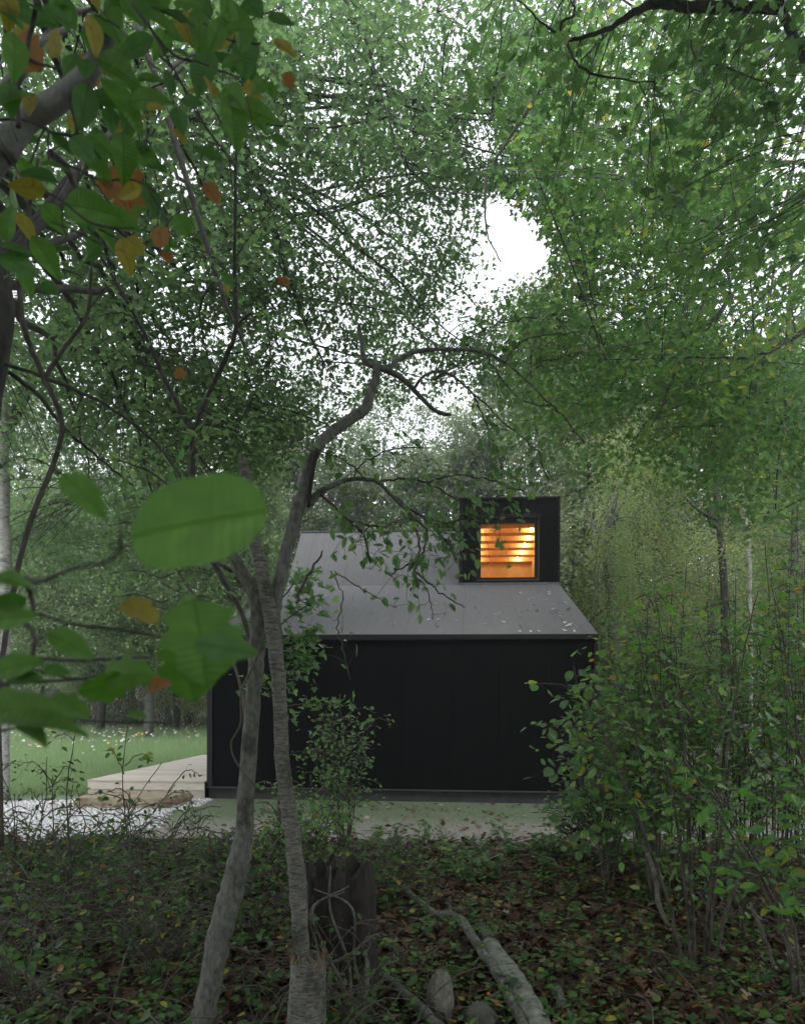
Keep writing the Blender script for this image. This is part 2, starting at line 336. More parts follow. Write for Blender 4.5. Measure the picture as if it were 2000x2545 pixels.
# walls: shell around
mb = MB(); t = .15
mb.box(uL, uR, 0, t, zF, zE)
mb.box(uL, uL + t, t, vB, zF, zE - .02); mb.box(uR - t, uR, t, vB, zF, zE - .02); mb.box(uL + t, uR - t, vB - t, vB, zF, 4.2)
cpart(mb, 'wall', m_wall)
mb = MB(); mb.box(uL, uL + .09, -.02, -.002, zF, zE - .03); cpart(mb, 'corner_board', m_trim)
mb = MB(); mb.box(uR - .05, uR + .003, -.02, -.002, zF, zE - .03); cpart(mb, 'corner_board', m_trim)
mb = MB(); mb.box(uL + .02, uR - .02, .03, vB, 0.0 - .1, zF - .003); cpart(mb, 'foundation', m_conc)
mb = MB(); mb.box(uL - .005, uR + .005, -.04, .02, zF - .018, zF + .004); cpart(mb, 'drip_flashing', plain('dull_metal', (.05,.05,.05), .5))
# gable cheeks closing the sides (thin polygons with thickness)
def prism(mb, poly, u0, u1):
    n = len(poly); v = [(u0, a, c) for a, c in poly] + [(u1, a, c) for a, c in poly]
    f = [tuple(range(n)), tuple(range(2 * n - 1, n - 1, -1))] + [(i, i + n, (i + 1) % n + n, (i + 1) % n) for i in range(n)]
    mb.add(v, f)
zRb = zR - .0
vE = vB + (0)
prof = [(EV, zE + .03), (vC, zC), (vR, zR), (vR + 3.5, zR + .05), (vB + .05, 4.2)]
# the roof right edge is slightly raked: top surface built as sheets with 6 cm thickness
def sheet(mb, a, b_, u0a, u1a, th=.07):
    (va, za), (vb, zb) = a, b_
    v = [(u0a, va, za), (u1a, va, za), (u1a, vb, zb), (u0a, vb, zb)]
    v += [(x, y, z - th) for x, y, z in v]
    mb.add(v, [(0, 1, 2, 3), (7, 6, 5, 4), (0, 4, 5, 1), (1, 5, 6, 2), (2, 6, 7, 3), (3, 7, 4, 0)])
mb = MB()
uRr = uR + .005; uLr = uL - .005
uD0, uD1 = U(1140, v=vC), U(1388, v=vC)
zS = Zl(1580, 0, 0) + .02
sheet(mb, (EV, zS), (vC, zC), uLr, uRr)
sheet(mb, (vC + .001, zC + .001), (vR, zR), uLr, uD0 - .003)
sheet(mb, (vR + .001, zR - .001), (vR + 4.2, zR + .05), uLr, uD0 - .003)
cpart(mb, 'roof', m_roof)
mb = MB(); mb.box(uLr, uRr, EV - .022, EV - .002, zS - .085, zS - .005)
cpart(mb, 'eave_fascia', m_trim)
mb = MB(); mb.box(uLr, uD0, vR - .03, vR + .12, zR + .002, zR + .035); cpart(mb, 'ridge_cap', m_roof)
mb = MB()
for ua in (uLr + .02, uRr - .14):
    top = [(.02, zS - .08), (vC, zC - .08)] + ([(vR, zR - .08), (vR + 4.1, zR - .04)] if ua < 0 else [(vC + .01, zC - .08), (vB - .02, zC - .4)])
    prism(mb, [(.16, zE - .03)] + top + [(vB - .02, zE - .03)], ua, ua + .1)
cpart(mb, 'gable', m_wall)
# dormer tower
zD0 = zC - .02; zD1 = Zl(1239, (uD0 + uD1) / 2, vC)
dm = bpy.data.objects.new('dormer', None)
col.objects.link(dm); dm.parent = cabin
wx0, wx1 = U(1184, v=vC), U(1335, v=vC); wz0 = Zl(1440, (wx0+wx1)/2, vC); wz1 = Zl(1291, (wx0+wx1)/2, vC)
vK = vC + 7.2
mb = MB(); t = .14
mb.box(uD0, wx0, vC - .02, vC + t, zD0, zD1); mb.box(wx1, uD1, vC - .02, vC + t, zD0, zD1)
mb.box(wx0, wx1, vC - .02, vC + t, zD0, wz0); mb.box(wx0, wx1, vC - .02, vC + t, wz1, zD1)
mb.box(uD0, uD0 + .1, vC + t, vK, zD0, zD1 - .01); mb.box(uD1 - .1, uD1, vC + t, vK, zD0, zD1 - .01); mb.box(uD0 + .1, uD1 - .1, vK - .1, vK, zD0, zD1 - .01)
cpart(mb, 'dormer_wall', m_wall, dm)
mb = MB(); mb.box(uD0 - .02, uD1 + .02, vC - .045, vK + .02, zD1 + .002, zD1 + .035); cpart(mb, 'dormer_roof', m_trim, dm)
mb = MB(); mb.box(uD0 - .012, uD0 + .07, vC - .035, vC - .022, zD0, zD1); cpart(mb, 'corner_trim', m_trim, dm)
mb = MB(); mb.box(uD1 - .03, uD1 + .012, vC - .035, vC - .022, zD0, zD1); cpart(mb, 'corner_trim', m_trim, dm)
mb = MB(); mb.box(uD0 - .06, uD1 + .01, vC - .12, vC - .04, zC - .05, zC + .025); cpart(mb, 'flashing', plain('pale_flashing', (.17,.17,.18), .5), dm)
mb = MB(); mb.box(wx0 - .07, wx1 + .08, vC - .11, vC - .024, wz1 + .03, wz1 + .12); cpart(mb, 'window_hood', m_trim, dm)
fw = .085
m_fr = plain('charcoal_window_frame', (.01,.01,.011), .35, 10, .1, 0)
wf = MB()
wf.box(wx0, wx0 + fw, vC - .045, vC + .05, wz0, wz1); wf.box(wx1 - fw, wx1, vC - .045, vC + .05, wz0, wz1)
wf.box(wx0 + fw, wx1 - fw, vC - .045, vC + .05, wz0, wz0 + fw * .6); wf.box(wx0 + fw, wx1 - fw, vC - .045, vC + .05, wz1 - fw, wz1)
cpart(wf, 'window_frame', m_fr, dm)
mb = MB()
mb.box(wx0 - .02, wx1 + .025, vC - .05, vC - .024, wz0 - .022, wz0 - .002); mb.box(wx1 + .002, wx1 + .022, vC - .05, vC - .024, wz0, wz1 + .02)
cpart(mb, 'window_sill', plain('grey_metal_sill', (.1,.1,.105), .35), dm)
m_gl, nt, b = mat('window_glass')
tr = N(nt, 'ShaderNodeBsdfTransparent'); gl = N(nt, 'ShaderNodeBsdfGlossy', Roughness=.02); ms = N(nt, 'ShaderNodeMixShader'); ms.inputs[0].default_value = .05
nt.links.new(tr.outputs[0], ms.inputs[1]); nt.links.new(gl.outputs[0], ms.inputs[2]); nt.links.new(ms.outputs[0], nt.nodes['Material Output'].inputs['Surface'])
mb = MB(); mb.box(wx0 + fw, wx1 - fw, vC + .0, vC + .008, wz0 + fw * .6, wz1 - fw); cpart(mb, 'window_pane', m_gl, dm)
# interior
zc_ = zD1 - .12
mb = MB()
i0, i1 = uD0 + .101, uD1 - .115
mb.box(i1 - .02, i1, vC + t + .002, vK - .35, zC - .4, zc_); mb.box(i0, i0 + .02, vC + t + .002, vK - .35, zC - .4, zc_)
mb.box(i0 + .02, i1 - .02, vK - .35, vK - .33, zC - .4, zc_); mb.box(i0, i1, vC + t + .002, vK - .33, zc_, zc_ + .03)
mb.box(i0, i1, vC + t + .002, vK - .33, zC - .43, zC - .402)
cpart(mb, 'room_lining', m_pine)
zb = zc_ - .24
lamp_m, nt, b = mat('warm_lamp'); b.inputs['Emission Color'].default_value = (1, .8, .48, 1); b.inputs['Emission Strength'].default_value = 22; b.inputs['Base Color'].default_value = (.9, .8, .6, 1)
import bmesh
def ball(mb, c, r, n=10):
    v = []; f = []
    for i in range(n + 1):
        for j in range(2 * n):
            a = pi * i / n; q = pi * j / n; v.append((c[0] + r * sin(a) * cos(q), c[1] + r * sin(a) * sin(q), c[2] + r * cos(a)))
    for i in range(n):
        for j in range(2 * n): k = (j + 1) % (2 * n); f.append((i*2*n+j, (i+1)*2*n+j, (i+1)*2*n+k, i*2*n+k))
    mb.add(v, f)
bpys = [1312, 1331, 1350, 1367, 1384, 1400]
for i, py in enumerate(bpys):
    um = (i0 + i1) / 2
    # depth at which height zb is seen at row py
    v = ((zb - EYE) * F / (H - py) - 13 + um * sin(YAW)) / cos(YAW)
    mb = MB(); mb.box(i0 + .022, i1 - .022, v - .42, v, zb, zc_ - .002); cpart(mb, 'ceiling_beam', m_beam)
    if i > 0 :
        ub = U(1319 + (1284 - 1319) * (i - 1) / 4, v=v - .42)
        for ub in (ub, i0 + .3):  # left row is added, hidden by the frame, to even out the room light
         lm = MB(); ball(lm, (ub, v - .47, zb + .085), .034); lo = cpart(lm, 'ceiling_or_fill_lamp', lamp_m, smooth=True)
         ld = bpy.data.lights.new('lamp_or_fill_light', 'POINT'); ld.energy = 5.5; ld.color = (1, .76, .46); ld.shadow_soft_size = .04
         lo2 = bpy.data.objects.new('lamp_or_fill_light', ld); col.objects.link(lo2); lo2.parent = cabin; lo2.location = (ub, v - .6, zb + .06)
# low plinth running on to the right of the cabin
mb = MB(); mb.box(uR + .02, uR + 1.05, .4, 3.0, -.05, .14)
pl = mb.build('low_plinth', m_conc); pl.rotation_euler = (0, 0, -YAW); pl.location = (0, 13, 0)
tag(pl, 'low dark concrete plinth running on from the right corner of the cabin', 'plinth')

# deck
deckrt = empty('wooden_deck', (0, 13, 0), 'pale timber deck attached to the left end of the black cabin', 'deck'); deckrt.rotation_euler = (0, 0, -YAW)
m_deck, nt, b = mat('deck_board'); tc = N(nt, 'ShaderNodeTexCoord'); a = N(nt, 'ShaderNodeAttribute', attribute_name='rnd')
n = N(nt, 'ShaderNodeTexNoise', Scale=4, Detail=7); mp = N(nt, 'ShaderNodeMapping'); mp.inputs['Scale'].default_value = (1.5, 22, 12)
nt.links.new(tc.outputs['Object'], mp.inputs[0]); nt.links.new(mp.outputs[0], n.inputs[0])
ad = N(nt, 'ShaderNodeMath', operation='MULTIPLY_ADD'); ad.inputs[1].default_value = .35; nt.links.new(a.outputs['Fac'], ad.inputs[0]); nt.links.new(n.outputs[0], ad.inputs[2])
r2 = ramp(nt, [(.35, (.36,.31,.25)), (.9, (.58,.53,.45))]); nt.links.new(ad.outputs[0], r2.inputs[0]); nt.links.new(r2.outputs[0], b.inputs['Base Color']); b.inputs['Roughness'].default_value = .6
zdk = .30; dv0 = -.12
ud0 = U(218, v=dv0); ud1 = uL - .012
mb = MB()
v = dv0; nb = 0
while v < 5.5:
    mb.box(ud0, ud1, v + .003, v + .137, zdk - .03, zdk, R.uniform(0, 1)); v += .14
mb.build('deck_boards', m_deck, None).parent = deckrt
mb = MB(); mb.box(ud0 + .01, ud1, dv0 + .02, dv0 + .05, .0, zdk - .034, .2); mb.build('fascia_board', m_deck).parent = deckrt
mb = MB(); mb.box(ud0 + .01, ud1, dv0 + .005, dv0 + .018, .15, zdk - .036, .9); mb.build('fascia_board', m_deck).parent = deckrt
mb = MB(); mb.box(ud0 + .01, ud0 + .04, dv0 + .06, 5.5, .0, zdk - .034, .4); mb.build('side_board', m_deck).parent = deckrt
# stone step
m_st = plain('sandstone', (.27,.22,.155), .9, 7, .3, .6)
pts = [P(186, 1985, 11.95)[:2], P(408, 1989, 11.95)[:2], P(482, 1966, 12.8)[:2], P(235, 1962, 12.8)[:2]]
mb = MB()
base = []
def lerp(a, b_, t): return a * (1 - t) + b_ * t
ring = []
for i in range(4):
    for t in np.linspace(0, 1, 14, endpoint=False):
        ring.append(lerp(np.array(pts[i]), np.array(pts[(i + 1) % 4]), t))
ring = np.array(ring) + R.normal(0, .012, (56, 2)); cxy = ring.mean(0)
rows = [(0, 1.03), (.05, 1.0), (.1, 1.02), (.16, .985), (.175, .965), (.178, .6), (.178, .2)]
vv = []
for h_, s_ in rows:
    rr_ = cxy + (ring - cxy) * s_; jit = R.normal(0, .008, 56) if h_ < .17 else R.normal(0, .0015, 56)
    vv += [(x + j, y + j, h_) for (x, y), j in zip(rr_, jit)]
ff = []
for r_ in range(len(rows) - 1):
    for j in range(56): k = (j + 1) % 56; ff.append((r_*56+j, r_*56+k, (r_+1)*56+k, (r_+1)*56+j))
ff.append(tuple(range((len(rows)-1)*56, len(rows)*56)))
mb.add(vv, ff); tag(mb.build('stone_step', m_st), 'rough sandstone slab step lying on white gravel in front of the deck', 'step')
# gravel
m_gr, nt, b = mat('pale_gravel'); a = N(nt, 'ShaderNodeAttribute', attribute_name='rnd'); r2 = ramp(nt, [(0, (.3,.3,.31)), (.5, (.55,.55,.56)), (1, (.8,.8,.8))])
nt.links.new(a.outputs['Fac'], r2.inputs[0]); nt.links.new(r2.outputs[0], b.inputs['Base Color']); b.inputs['Roughness'].default_value = .8
gp = [P(-250, 2000, 12.2), P(230, 1988, 13.0), P(530, 1975, 13.1), P(520, 1990, 12.8), P(420, 2030, 11.6), P(380, 2100, 10.0), P(150, 2130, 9.3), P(-300, 2130, 9.3)]
gp = np.array([(p[0], p[1]) for p in gp])
def inpoly(x, y, poly):
    c = np.zeros(len(x), bool); n = len(poly); j = n - 1
    for i in range(n):
        xi, yi = poly[i]; xj, yj = poly[j]
        c ^= ((yi > y) != (yj > y)) & (x < (xj - xi) * (y - yi) / (yj - yi + 1e-12) + xi); j = i
    return c
mb = MB(); mb.add([(x, y, zg(x, y) + .004 if y > 9.3 else .012) for x, y in gp], [tuple(range(len(gp)))[::-1]], .3)
gs = mb.build('gravel_path', plain('gravel_bed', (.3,.3,.3), .9, 60, .4, .8)); tag(gs, kind='structure')
x = R.uniform(gp[:, 0].min(), gp[:, 0].max(), 26000); y = R.uniform(9.2, 13.2, 26000); k = inpoly(x + R.normal(0, .06, len(x)), y + R.normal(0, .06, len(x)), gp)
x, y = x[k], y[k]
ico = np.array([(0,0,1),(1,0,0),(0,1,0),(-1,0,0),(0,-1,0),(0,0,-1)], float); icf = np.array([0,1,2,0,2,3,0,3,4,0,4,1,5,2,1,5,3,2,5,4,3,5,1,4])
Nn = len(x); s = R.uniform(.012, .03, Nn)
vv = np.stack([x, y, s * .5], 1)[:, None] + ico[None] * s[:, None, None] * R.uniform(.6, 1.1, (Nn, 1, 3)) + R.normal(0, .003, (Nn, 6, 3))
mb = MB(); mb.addraw(vv.reshape(-1, 3), (np.arange(Nn)[:, None] * 6 + icf[None]).reshape(-1), np.full(Nn * 8, 3), np.repeat(R.uniform(0, 1, Nn), 8))
tag(mb.build('gravel', m_gr), 'loose white gravel in front of the stone step', 'gravel', kind='stuff')
# grass
def blades(name, x, y, h, wdt, m, label, lean=.35):
    n = len(x); pos = np.stack([x, y, zg(x, y) - .005], 1)
    d = np.stack([R.normal(0, lean, n), R.normal(0, lean, n), np.ones(n)], 1); nm = np.stack([R.normal(0, 1, n), -np.ones(n), R.normal(0, .3, n)], 1)
    tv = BL[0].copy(); tv[:, 1] *= wdt / .06
    mb = MB(); leaves(mb, (tv, BL[1], BL[2]), pos, d, nm, h, np.clip(R.normal(.45, .25, n), 0, 1))
    return tag(mb.build(name, m), label, 'grass', kind='stuff')
def wedge(n, y0, y1, px0, px1, power=1.0):
    y = y0 * (y1 / y0) ** R.uniform(0, 1, n); pxx = R.uniform(px0, px1, n); return (pxx - CX) / F * y, y
x, y = wedge(90000, 13.6, 42, -150, 530); k = ~(((x * cos(YAW) - (y - 13) * sin(YAW)) > ud0 - .02) & ((x * sin(YAW) + (y - 13) * cos(YAW)) < 5.6)); x, y = x[k], y[k]
blades('meadow_grass', x, y, R.uniform(.1, .34, len(x)), .035, GRS, 'tall pale green meadow grass beyond the deck')
x, y = wedge(60000, 9.2, 14.5, 330, 2150); k = (y < 12.9 - x * .0875) | (x > 3.3); x, y = x[k], y[k]; k = ~inpoly(x, y, gp); x, y = x[k], y[k]
k = R.uniform(0, 1, len(y)) < .25 + .75 * smoothstep(10.4, 11.8, y); x, y = x[k], y[k]
blades('lawn_grass', x, y, R.uniform(.02, .055, len(x)), .09, GRL, 'short patchy lawn grass in front of the black wall')
x, y = wedge(26000, 14.5, 26, 1480, 2150); blades('bank_grass', x, y, R.uniform(.03, .1, len(x)), .08, GRL, 'thin grass on the ground right of the cabin')

# meadow flowers: one thing each
def flower(name, colr):
    m = plain(name + '_petal', colr, .6, 30, .15, 0); mb = MB()
    n = 8; 
    for i in range(n):
        a = 2 * pi * i / n; a2 = a + .28; a1 = a - .28
        mb.add([(0, 0, .42), (.045 * cos(a1), .045 * sin(a1), .425), (.052 * cos(a), .052 * sin(a), .43), (.045 * cos(a2), .045 * sin(a2), .425)], [(0, 1, 2, 3)])
    o = mb.build(name, m); st = MB(); st.tube([(0, 0, -.02), (.01, 0, .2), (0, 0, .42)], .003, 3); ce = MB(); ball(ce, (0, 0, .427), .012, 4)
    s1 = st.build('stem', GRS); s1.parent = o; c1 = ce.build('flower_centre', M_YEL); c1.parent = o
    return o
M_YEL = plain('yellow_centre', (.6,.4,.04), .6)
kinds = [('white_flower', (.75,.72,.78), 'white'), ('pink_flower', (.55,.2,.5), 'pink'), ('yellow_flower', (.65,.45,.05), 'yellow'), ('lilac_flower', (.55,.45,.72), 'lilac')]
protos = [flower(a, c) for a, c, _ in kinds]
fl_n = 150; cnt = [0] * 4
fpx = R.uniform(30, 510, fl_n)
fY = np.clip(R.normal(29, 4.5, fl_n) + (fpx - 250) * .02, 19.5, 39)
for i in range(fl_n):
    k = R.choice(4, p=[.5, .12, .23, .15]); Y = fY[i]; X = (fpx[i] - CX) / F * Y
    pr = protos[k]
    if cnt[k] == 0: o = pr
    else:
        o = pr.copy(); col.objects.link(o)
        for ch in pr.children:
            c = ch.copy(); col.objects.link(c); c.parent = o
    cnt[k] += 1
    sc = R.uniform(.5, .95); o.location = (X, Y, float(zg(X, Y))); o.rotation_euler = (R.uniform(.2, .9), R.normal(0, .2), R.uniform(-.6, .6)); o.scale = (sc, sc, R.uniform(.8, 1.25))
    tag(o, 'small %s wildflower in the pale green meadow left of the cabin' % kinds[k][2], 'flower', kinds[k][2] + ' meadow flowers')

# fallen leaves on the roof, one thing each
m_rl = plain('bleached_leaf', (.75,.68,.62), .7, 40, .3, 0); m_ry = plain('yellow_fallen_leaf', (.45,.3,.08), .7, 40, .3, 0)
def litter_leaf(m, T=MA):
    mb = MB(); tv = T[0].copy(); tv[:, 0] -= .5; tv[:, 2] += .5 * tv[:, 0] ** 2
    mb.add(tv, [tuple(T[1][:T[2][0]]), tuple(T[1][T[2][0]:])]); return mb.build('fallen_leaf', m)
pp = [litter_leaf(m_rl), litter_leaf(m_rl, OV), litter_leaf(m_ry)]; used = [0, 0, 0]
slope = (zC - zS) / (vC - EV)
spots = [(1.0 if R.uniform() < .6 else 0) for _ in range(70)]
for i in range(74):
    if i < 48: px = 1480 - abs(R.normal(0, 150)); py = R.uniform(1468, 1574)
    else: px = R.uniform(800, 1300); py = R.uniform(1465, 1574)
    # right limit of the roof at that row
    lim = 1483 - (1580 - py) * .76 - 10; px = min(px, lim - R.uniform(0, 60))
    kk = (H - py - 3) / F; v = (kk * (13 - (px - CX) / F * 14 * sin(YAW)) - (zS - slope * EV - EYE)) / (slope - kk * cos(YAW))
    v = min(max(v, .05), vC - .2); u = U(px, v=v)
    k = R.choice(3, p=[.6, .32, .08]); pr = pp[k]
    if used[k]: o = pr.copy(); col.objects.link(o)
    else: o = pr
    used[k] = 1
    X = u * cos(YAW) + v * sin(YAW); Yy = 13 - u * sin(YAW) + v * cos(YAW)
    s_ = R.uniform(.05, .09); o.scale = (s_, s_, s_); o.rotation_euler = (math.atan(slope) + R.normal(0, .2), R.normal(0, .25), R.uniform(0, 6.3)); o.location = (X, Yy, zS + slope * (v - EV) + .02)
    if k < 2: tag(o, 'small bleached dry leaf lying on the grey cabin roof', 'leaf', 'bleached leaves on the roof')
    else: tag(o, 'small yellow fallen leaf lying on the grey cabin roof', 'leaf', 'yellow leaves on the roof')

# ================================================================== VEGETATION
BTW = BT
def tree(name, label, cat, group, base, trunk, limbs_px, blobs, leafm, barkm, size=.085, nleaf=24, rad=.5, T=MA, rlo=0, rhi=.95, gap=1., tw=.3, tilt=.45, nlimb=3, connect_r=.012, droop=.25, flat=.22):
    """trunk: list of world points (x,y,z,r); limbs_px: px paths; blobs: (px,py,Y,rpx,rpy,rY,n)"""
    root = empty(name, base, label, cat, group)
    bk = MB(); skel = []
    if trunk is not None:
        s = smooth_path(trunk, 6); bk.tube(s[:, :3], s[:, 3], 10, bump=.06); skel.extend(s[len(s) // 2:, :3])
    for path, Y in (limbs_px or []): skel.extend(pxtube(bk, path, Y, seg=7, wob=.004))
    cm = MB()
    for bl in blobs:
        c = blob_pts(*bl); c = c[c[:, 2] > zg(c[:, 0], c[:, 1]) + .15]
        if gap > 0: c = c[gapkeep(c, gap * .8)]
        if trunk is not None and nlimb:
            tp = np.array(trunk)[:, :3]
            for _ in range(nlimb):
                if len(c) == 0: break
                e = c[R.randint(len(c))]; q = tp[-1 - R.randint(max(1, len(tp) // 2))]
                m = lerp(q, e, .5) + np.array([0, 0, .1 * np.linalg.norm(e - q)]) + R.normal(0, .15, 3)
                s = smooth_path([q, m, e], 8); s[1:-1] += R.normal(0, .03, s[1:-1].shape); bk.tube(s, np.linspace(min(.045, trunk[-1][3] * .75), .01, len(s)), 6); skel.extend(s)
        if skel: connect(bk, c, skel, connect_r, tw)
        sprays(cm, c, nleaf, rad, size, T, rlo=rlo, rhi=rhi, gap=gap, tilt=tilt, droop=droop, flat=flat)
    bk.build('trunk', barkm, root, smooth=True); cm.build('crown', leafm, root)
    return root
g = lambda x, y: float(zg(x, y))

# --- big canopy trees (leaves close overhead)
tree('maple_tree', 'large maple with dark rough trunk at left edge whose canopy fills the upper left', 'tree', None, (-3.75, 6, 0),
     [(-3.75, 6, -.1, .22), (-3.6, 6.0, 2.5, .19), (-3.3, 6, 3.9, .2), (-3.2, 6, 4.9, .19), (-3.5, 6.1, 6.0, .16), (-3.4, 6.6, 8.5, .13)],
     [([(-40, 890, 9), (130, 950, 9), (260, 1010, 8), (370, 1090, 7), (430, 1160, 6), (462, 1225, 4)], 6),
      ([(20, 930, 12), (90, 985, 11), (150, 1060, 9), (230, 1130, 7), (330, 1210, 4)], 6.2),
      ([(330, 60, 16), (400, 250, 15), (480, 520, 14), (560, 760, 10), (640, 930, 5)], 8),
      ([(120, 380, 20), (165, 430, 18), (200, 500, 13), (270, 560, 9), (380, 640, 6)], 6.5)],
     [(80, 180, 10, 300, 330, 2.4, 330), (430, 180, 11.5, 260, 330, 2.4, 380), (110, 650, 11, 330, 260, 2.6, 300), (440, 680, 12, 260, 260, 2.4, 330), (130, 1000, 13, 330, 170, 3, 300), (450, 1050, 13.5, 280, 170, 2.5, 300), (250, 1300, 15, 380, 130, 2, 260)],
     G, BD, size=.09, nleaf=23, rad=.5)
tree('maple_tree', 'tall slender leaning maple whose fine grey-green leaves hang against the sky above the cabin', 'tree', None, (-9.6, 14.6, 0),
     [(-9.6, 14.6, 0, .16), (-8.6, 14.6, 4, .13), (-6.6, 14.4, 8, .11), (-4.6, 13.8, 11.6, .07)],
     [([(560, 300, 26), (605, 390, 22), (640, 460, 20), (668, 540, 16), (700, 650, 13), (765, 830, 8), (800, 900, 5)], 12),
      ([(590, 330, 12), (612, 480, 12), (632, 620, 10), (655, 760, 8), (670, 900, 5)], 12.5),
      ([(840, -20, 8), (905, 110, 7), (960, 300, 5), (1010, 420, 4)], 11), ([(640, 310, 6), (800, 318, 6), (960, 290, 4)], 11),
      ([(1375, 165, 10), (1330, 230, 10), (1260, 340, 8), (1208, 430, 7), (1200, 500, 6), (1205, 580, 4), (1240, 650, 3)], 10)],
     [(760, 150, 12.5, 260, 260, 2.4, 440), (1080, 180, 13, 250, 290, 2.4, 420), (1180, 330, 13.5, 150, 160, 2, 150), (1180, 850, 15, 150, 130, 2, 110), (740, 540, 13, 280, 220, 2.4, 400), (1040, 560, 14, 200, 230, 2.4, 330), (760, 850, 14, 280, 180, 2.4, 340), (1060, 840, 15, 170, 140, 2, 150), (640, 1050, 14.5, 240, 110, 2, 210), (1300, 440, 13, 90, 60, 1, 20)],
     G, BD, size=.084, nleaf=22, rad=.44, rhi=.85)
tree('maple_tree', 'broad maple at the right with bright layered leaves turning yellow near the sky gap', 'tree', None, (8.2, 12, 0),
     [(8.2, 12, 0, .25), (8.1, 12, 3, .21), (7.6, 11.8, 6, .17), (7.2, 11.5, 9, .12), (6.5, 11.2, 12, .08)],
     [([(2060, 780, 14), (2000, 815, 13), (1900, 870, 10), (1830, 885, 8), (1700, 885, 6), (1500, 892, 3)], 9),
      ([(1810, 730, 12), (1770, 790, 11), (1700, 820, 8), (1600, 850, 4)], 10), ([(2010, 800, 7), (1900, 880, 6), (1820, 930, 4), (1700, 960, 3)], 8.5),
      ([(2020, 380, 9), (1950, 330, 8), (1860, 290, 6), (1780, 240, 3)], 8), ([(1700, 530, 5), (1745, 545, 8), (1790, 560, 8), (1860, 520, 4)], 9)],
     [(1560, 300, 11, 280, 330, 3, 290), (1860, 250, 9.5, 280, 380, 2.6, 215), (1520, 720, 12.5, 240, 280, 3, 310), (1830, 700, 10.5, 290, 300, 3, 270), (1660, 1000, 12, 330, 170, 3, 270), (1900, 1080, 11, 220, 190, 2.6, 220), (1420, 520, 13, 130, 190, 2, 170), (1400, 860, 14, 150, 200, 2, 130), (1340, 130, 13, 170, 180, 2, 170)],
     GB, BG, size=.086, nleaf=24, rad=.42, rlo=.0, rhi=1., tilt=.35, droop=.5)
tree('grey_barked_tree', 'smooth grey-barked tree whose thick curved limb crosses the top right corner', 'tree', None, (4.8, 5.5, 0),
     [(4.8, 5.5, 0, .1), (4.3, 5.5, 2.5, .09), (3.6, 5.5, 5, .07), (3.1, 5.5, 6.3, .05), (2.75, 5.5, 6.8, .035)],
     [([(2010, 180, 26), (1965, 90, 24), (1935, 30, 22), (1920, -40, 20)], 5.5),
      ([(1950, 20, 22), (1800, 12, 28), (1720, 12, 26), (1640, 6, 24), (1580, 22, 19), (1500, 68, 12), (1410, 98, 9), (1370, 78, 6), (1300, 20, 4), (1240, -30, 3)], 5.5),
      ([(1390, 95, 8), (1385, 60, 7), (1420, 30, 5), (1400, -20, 4)], 5.5), ([(1400, 100, 7), (1430, 160, 6), (1500, 190, 5), (1620, 200, 3)], 5.5),
      ([(1700, 0, 5), (1715, 130, 4), (1760, 150, 4), (1900, 200, 3)], 5.3)],
     [(1560, 130, 6, 250, 130, .8, 36), (1850, 120, 5.5, 180, 200, .8, 40), (1800, 480, 6, 220, 260, .8, 46), (1500, 330, 6.5, 160, 140, .7, 14), (1250, 150, 6, 90, 90, .5, 6)],
     GB, BG, size=.085, nleaf=13, rad=.32, rhi=.8, gap=.5, tw=.8, connect_r=.006, nlimb=0)
# unseen trees added over and behind the viewer to shade the forest floor
tree('shade_tree', 'tall tree whose boughs spread over the viewer above the frame on the left', 'tree', None, (-4.5, -1, 0),
     [(-4.5, -1, 0, .25), (-4.2, -.8, 4, .2), (-3.5, 0, 7.5, .14)], [], [], G, BD) if False else None
def shade(base, c0, rr_, n, label):
    root = empty('oak_tree', base, label, 'tree'); bk = MB(); cm = MB()
    top = np.array([c0[0] * .7 + base[0] * .3, c0[1] * .7 + base[1] * .3, c0[2]])
    s = smooth_path([(*base, .26), (base[0] * .9 + top[0] * .1, base[1] * .9 + top[1] * .1, top[2] * .55, .2), (*top, .1)], 6); bk.tube(s[:, :3], s[:, 3], 10)
    d = R.normal(0, 1, (n, 3)); d /= np.linalg.norm(d, axis=1)[:, None]; d *= R.uniform(.1, 1, n)[:, None] ** (1 / 3)
    c = np.array(c0) + d * np.array(rr_); elev = (c[:, 2] - EYE) / np.maximum(c[:, 1], .01); c = c[(c[:, 1] < .3) | (elev > 1.12)]
    connect(bk, c, s[-4:, :3], .02, .3); sprays(cm, c, 18, .6, .24, MA, gap=0)
    bk.build('trunk', BD, root, smooth=True); cm.build('crown', G, root)
shade((-4.5, -1.5, 0), (-2.5, 1.8, 8.2), (4.7, 4.8, 2.0), 860, 'unseen oak added for shade left of the viewer, its boughs above the picture')
shade((4.8, -1.5, 0), (2.8, 1.5, 8.6), (4.6, 4.8, 2.0), 820, 'unseen oak added for shade right of the viewer, its boughs above the picture')
shade((0.5, -7, 0), (0, -5.5, 5.5), (9, 2.6, 3.6), 520, 'unseen oak added for shade behind the viewer, outside the picture')
shade((-9, 3, 0), (-8.5, 3, 5.2), (2.2, 4.5, 3.8), 300, 'unseen oak added for shade far left of the viewer, outside the picture')
shade((9, 3, 0), (8.6, 3, 5.2), (2.2, 4.5, 3.8), 300, 'unseen oak added for shade far right of the viewer, outside the picture')

far_mid = 0
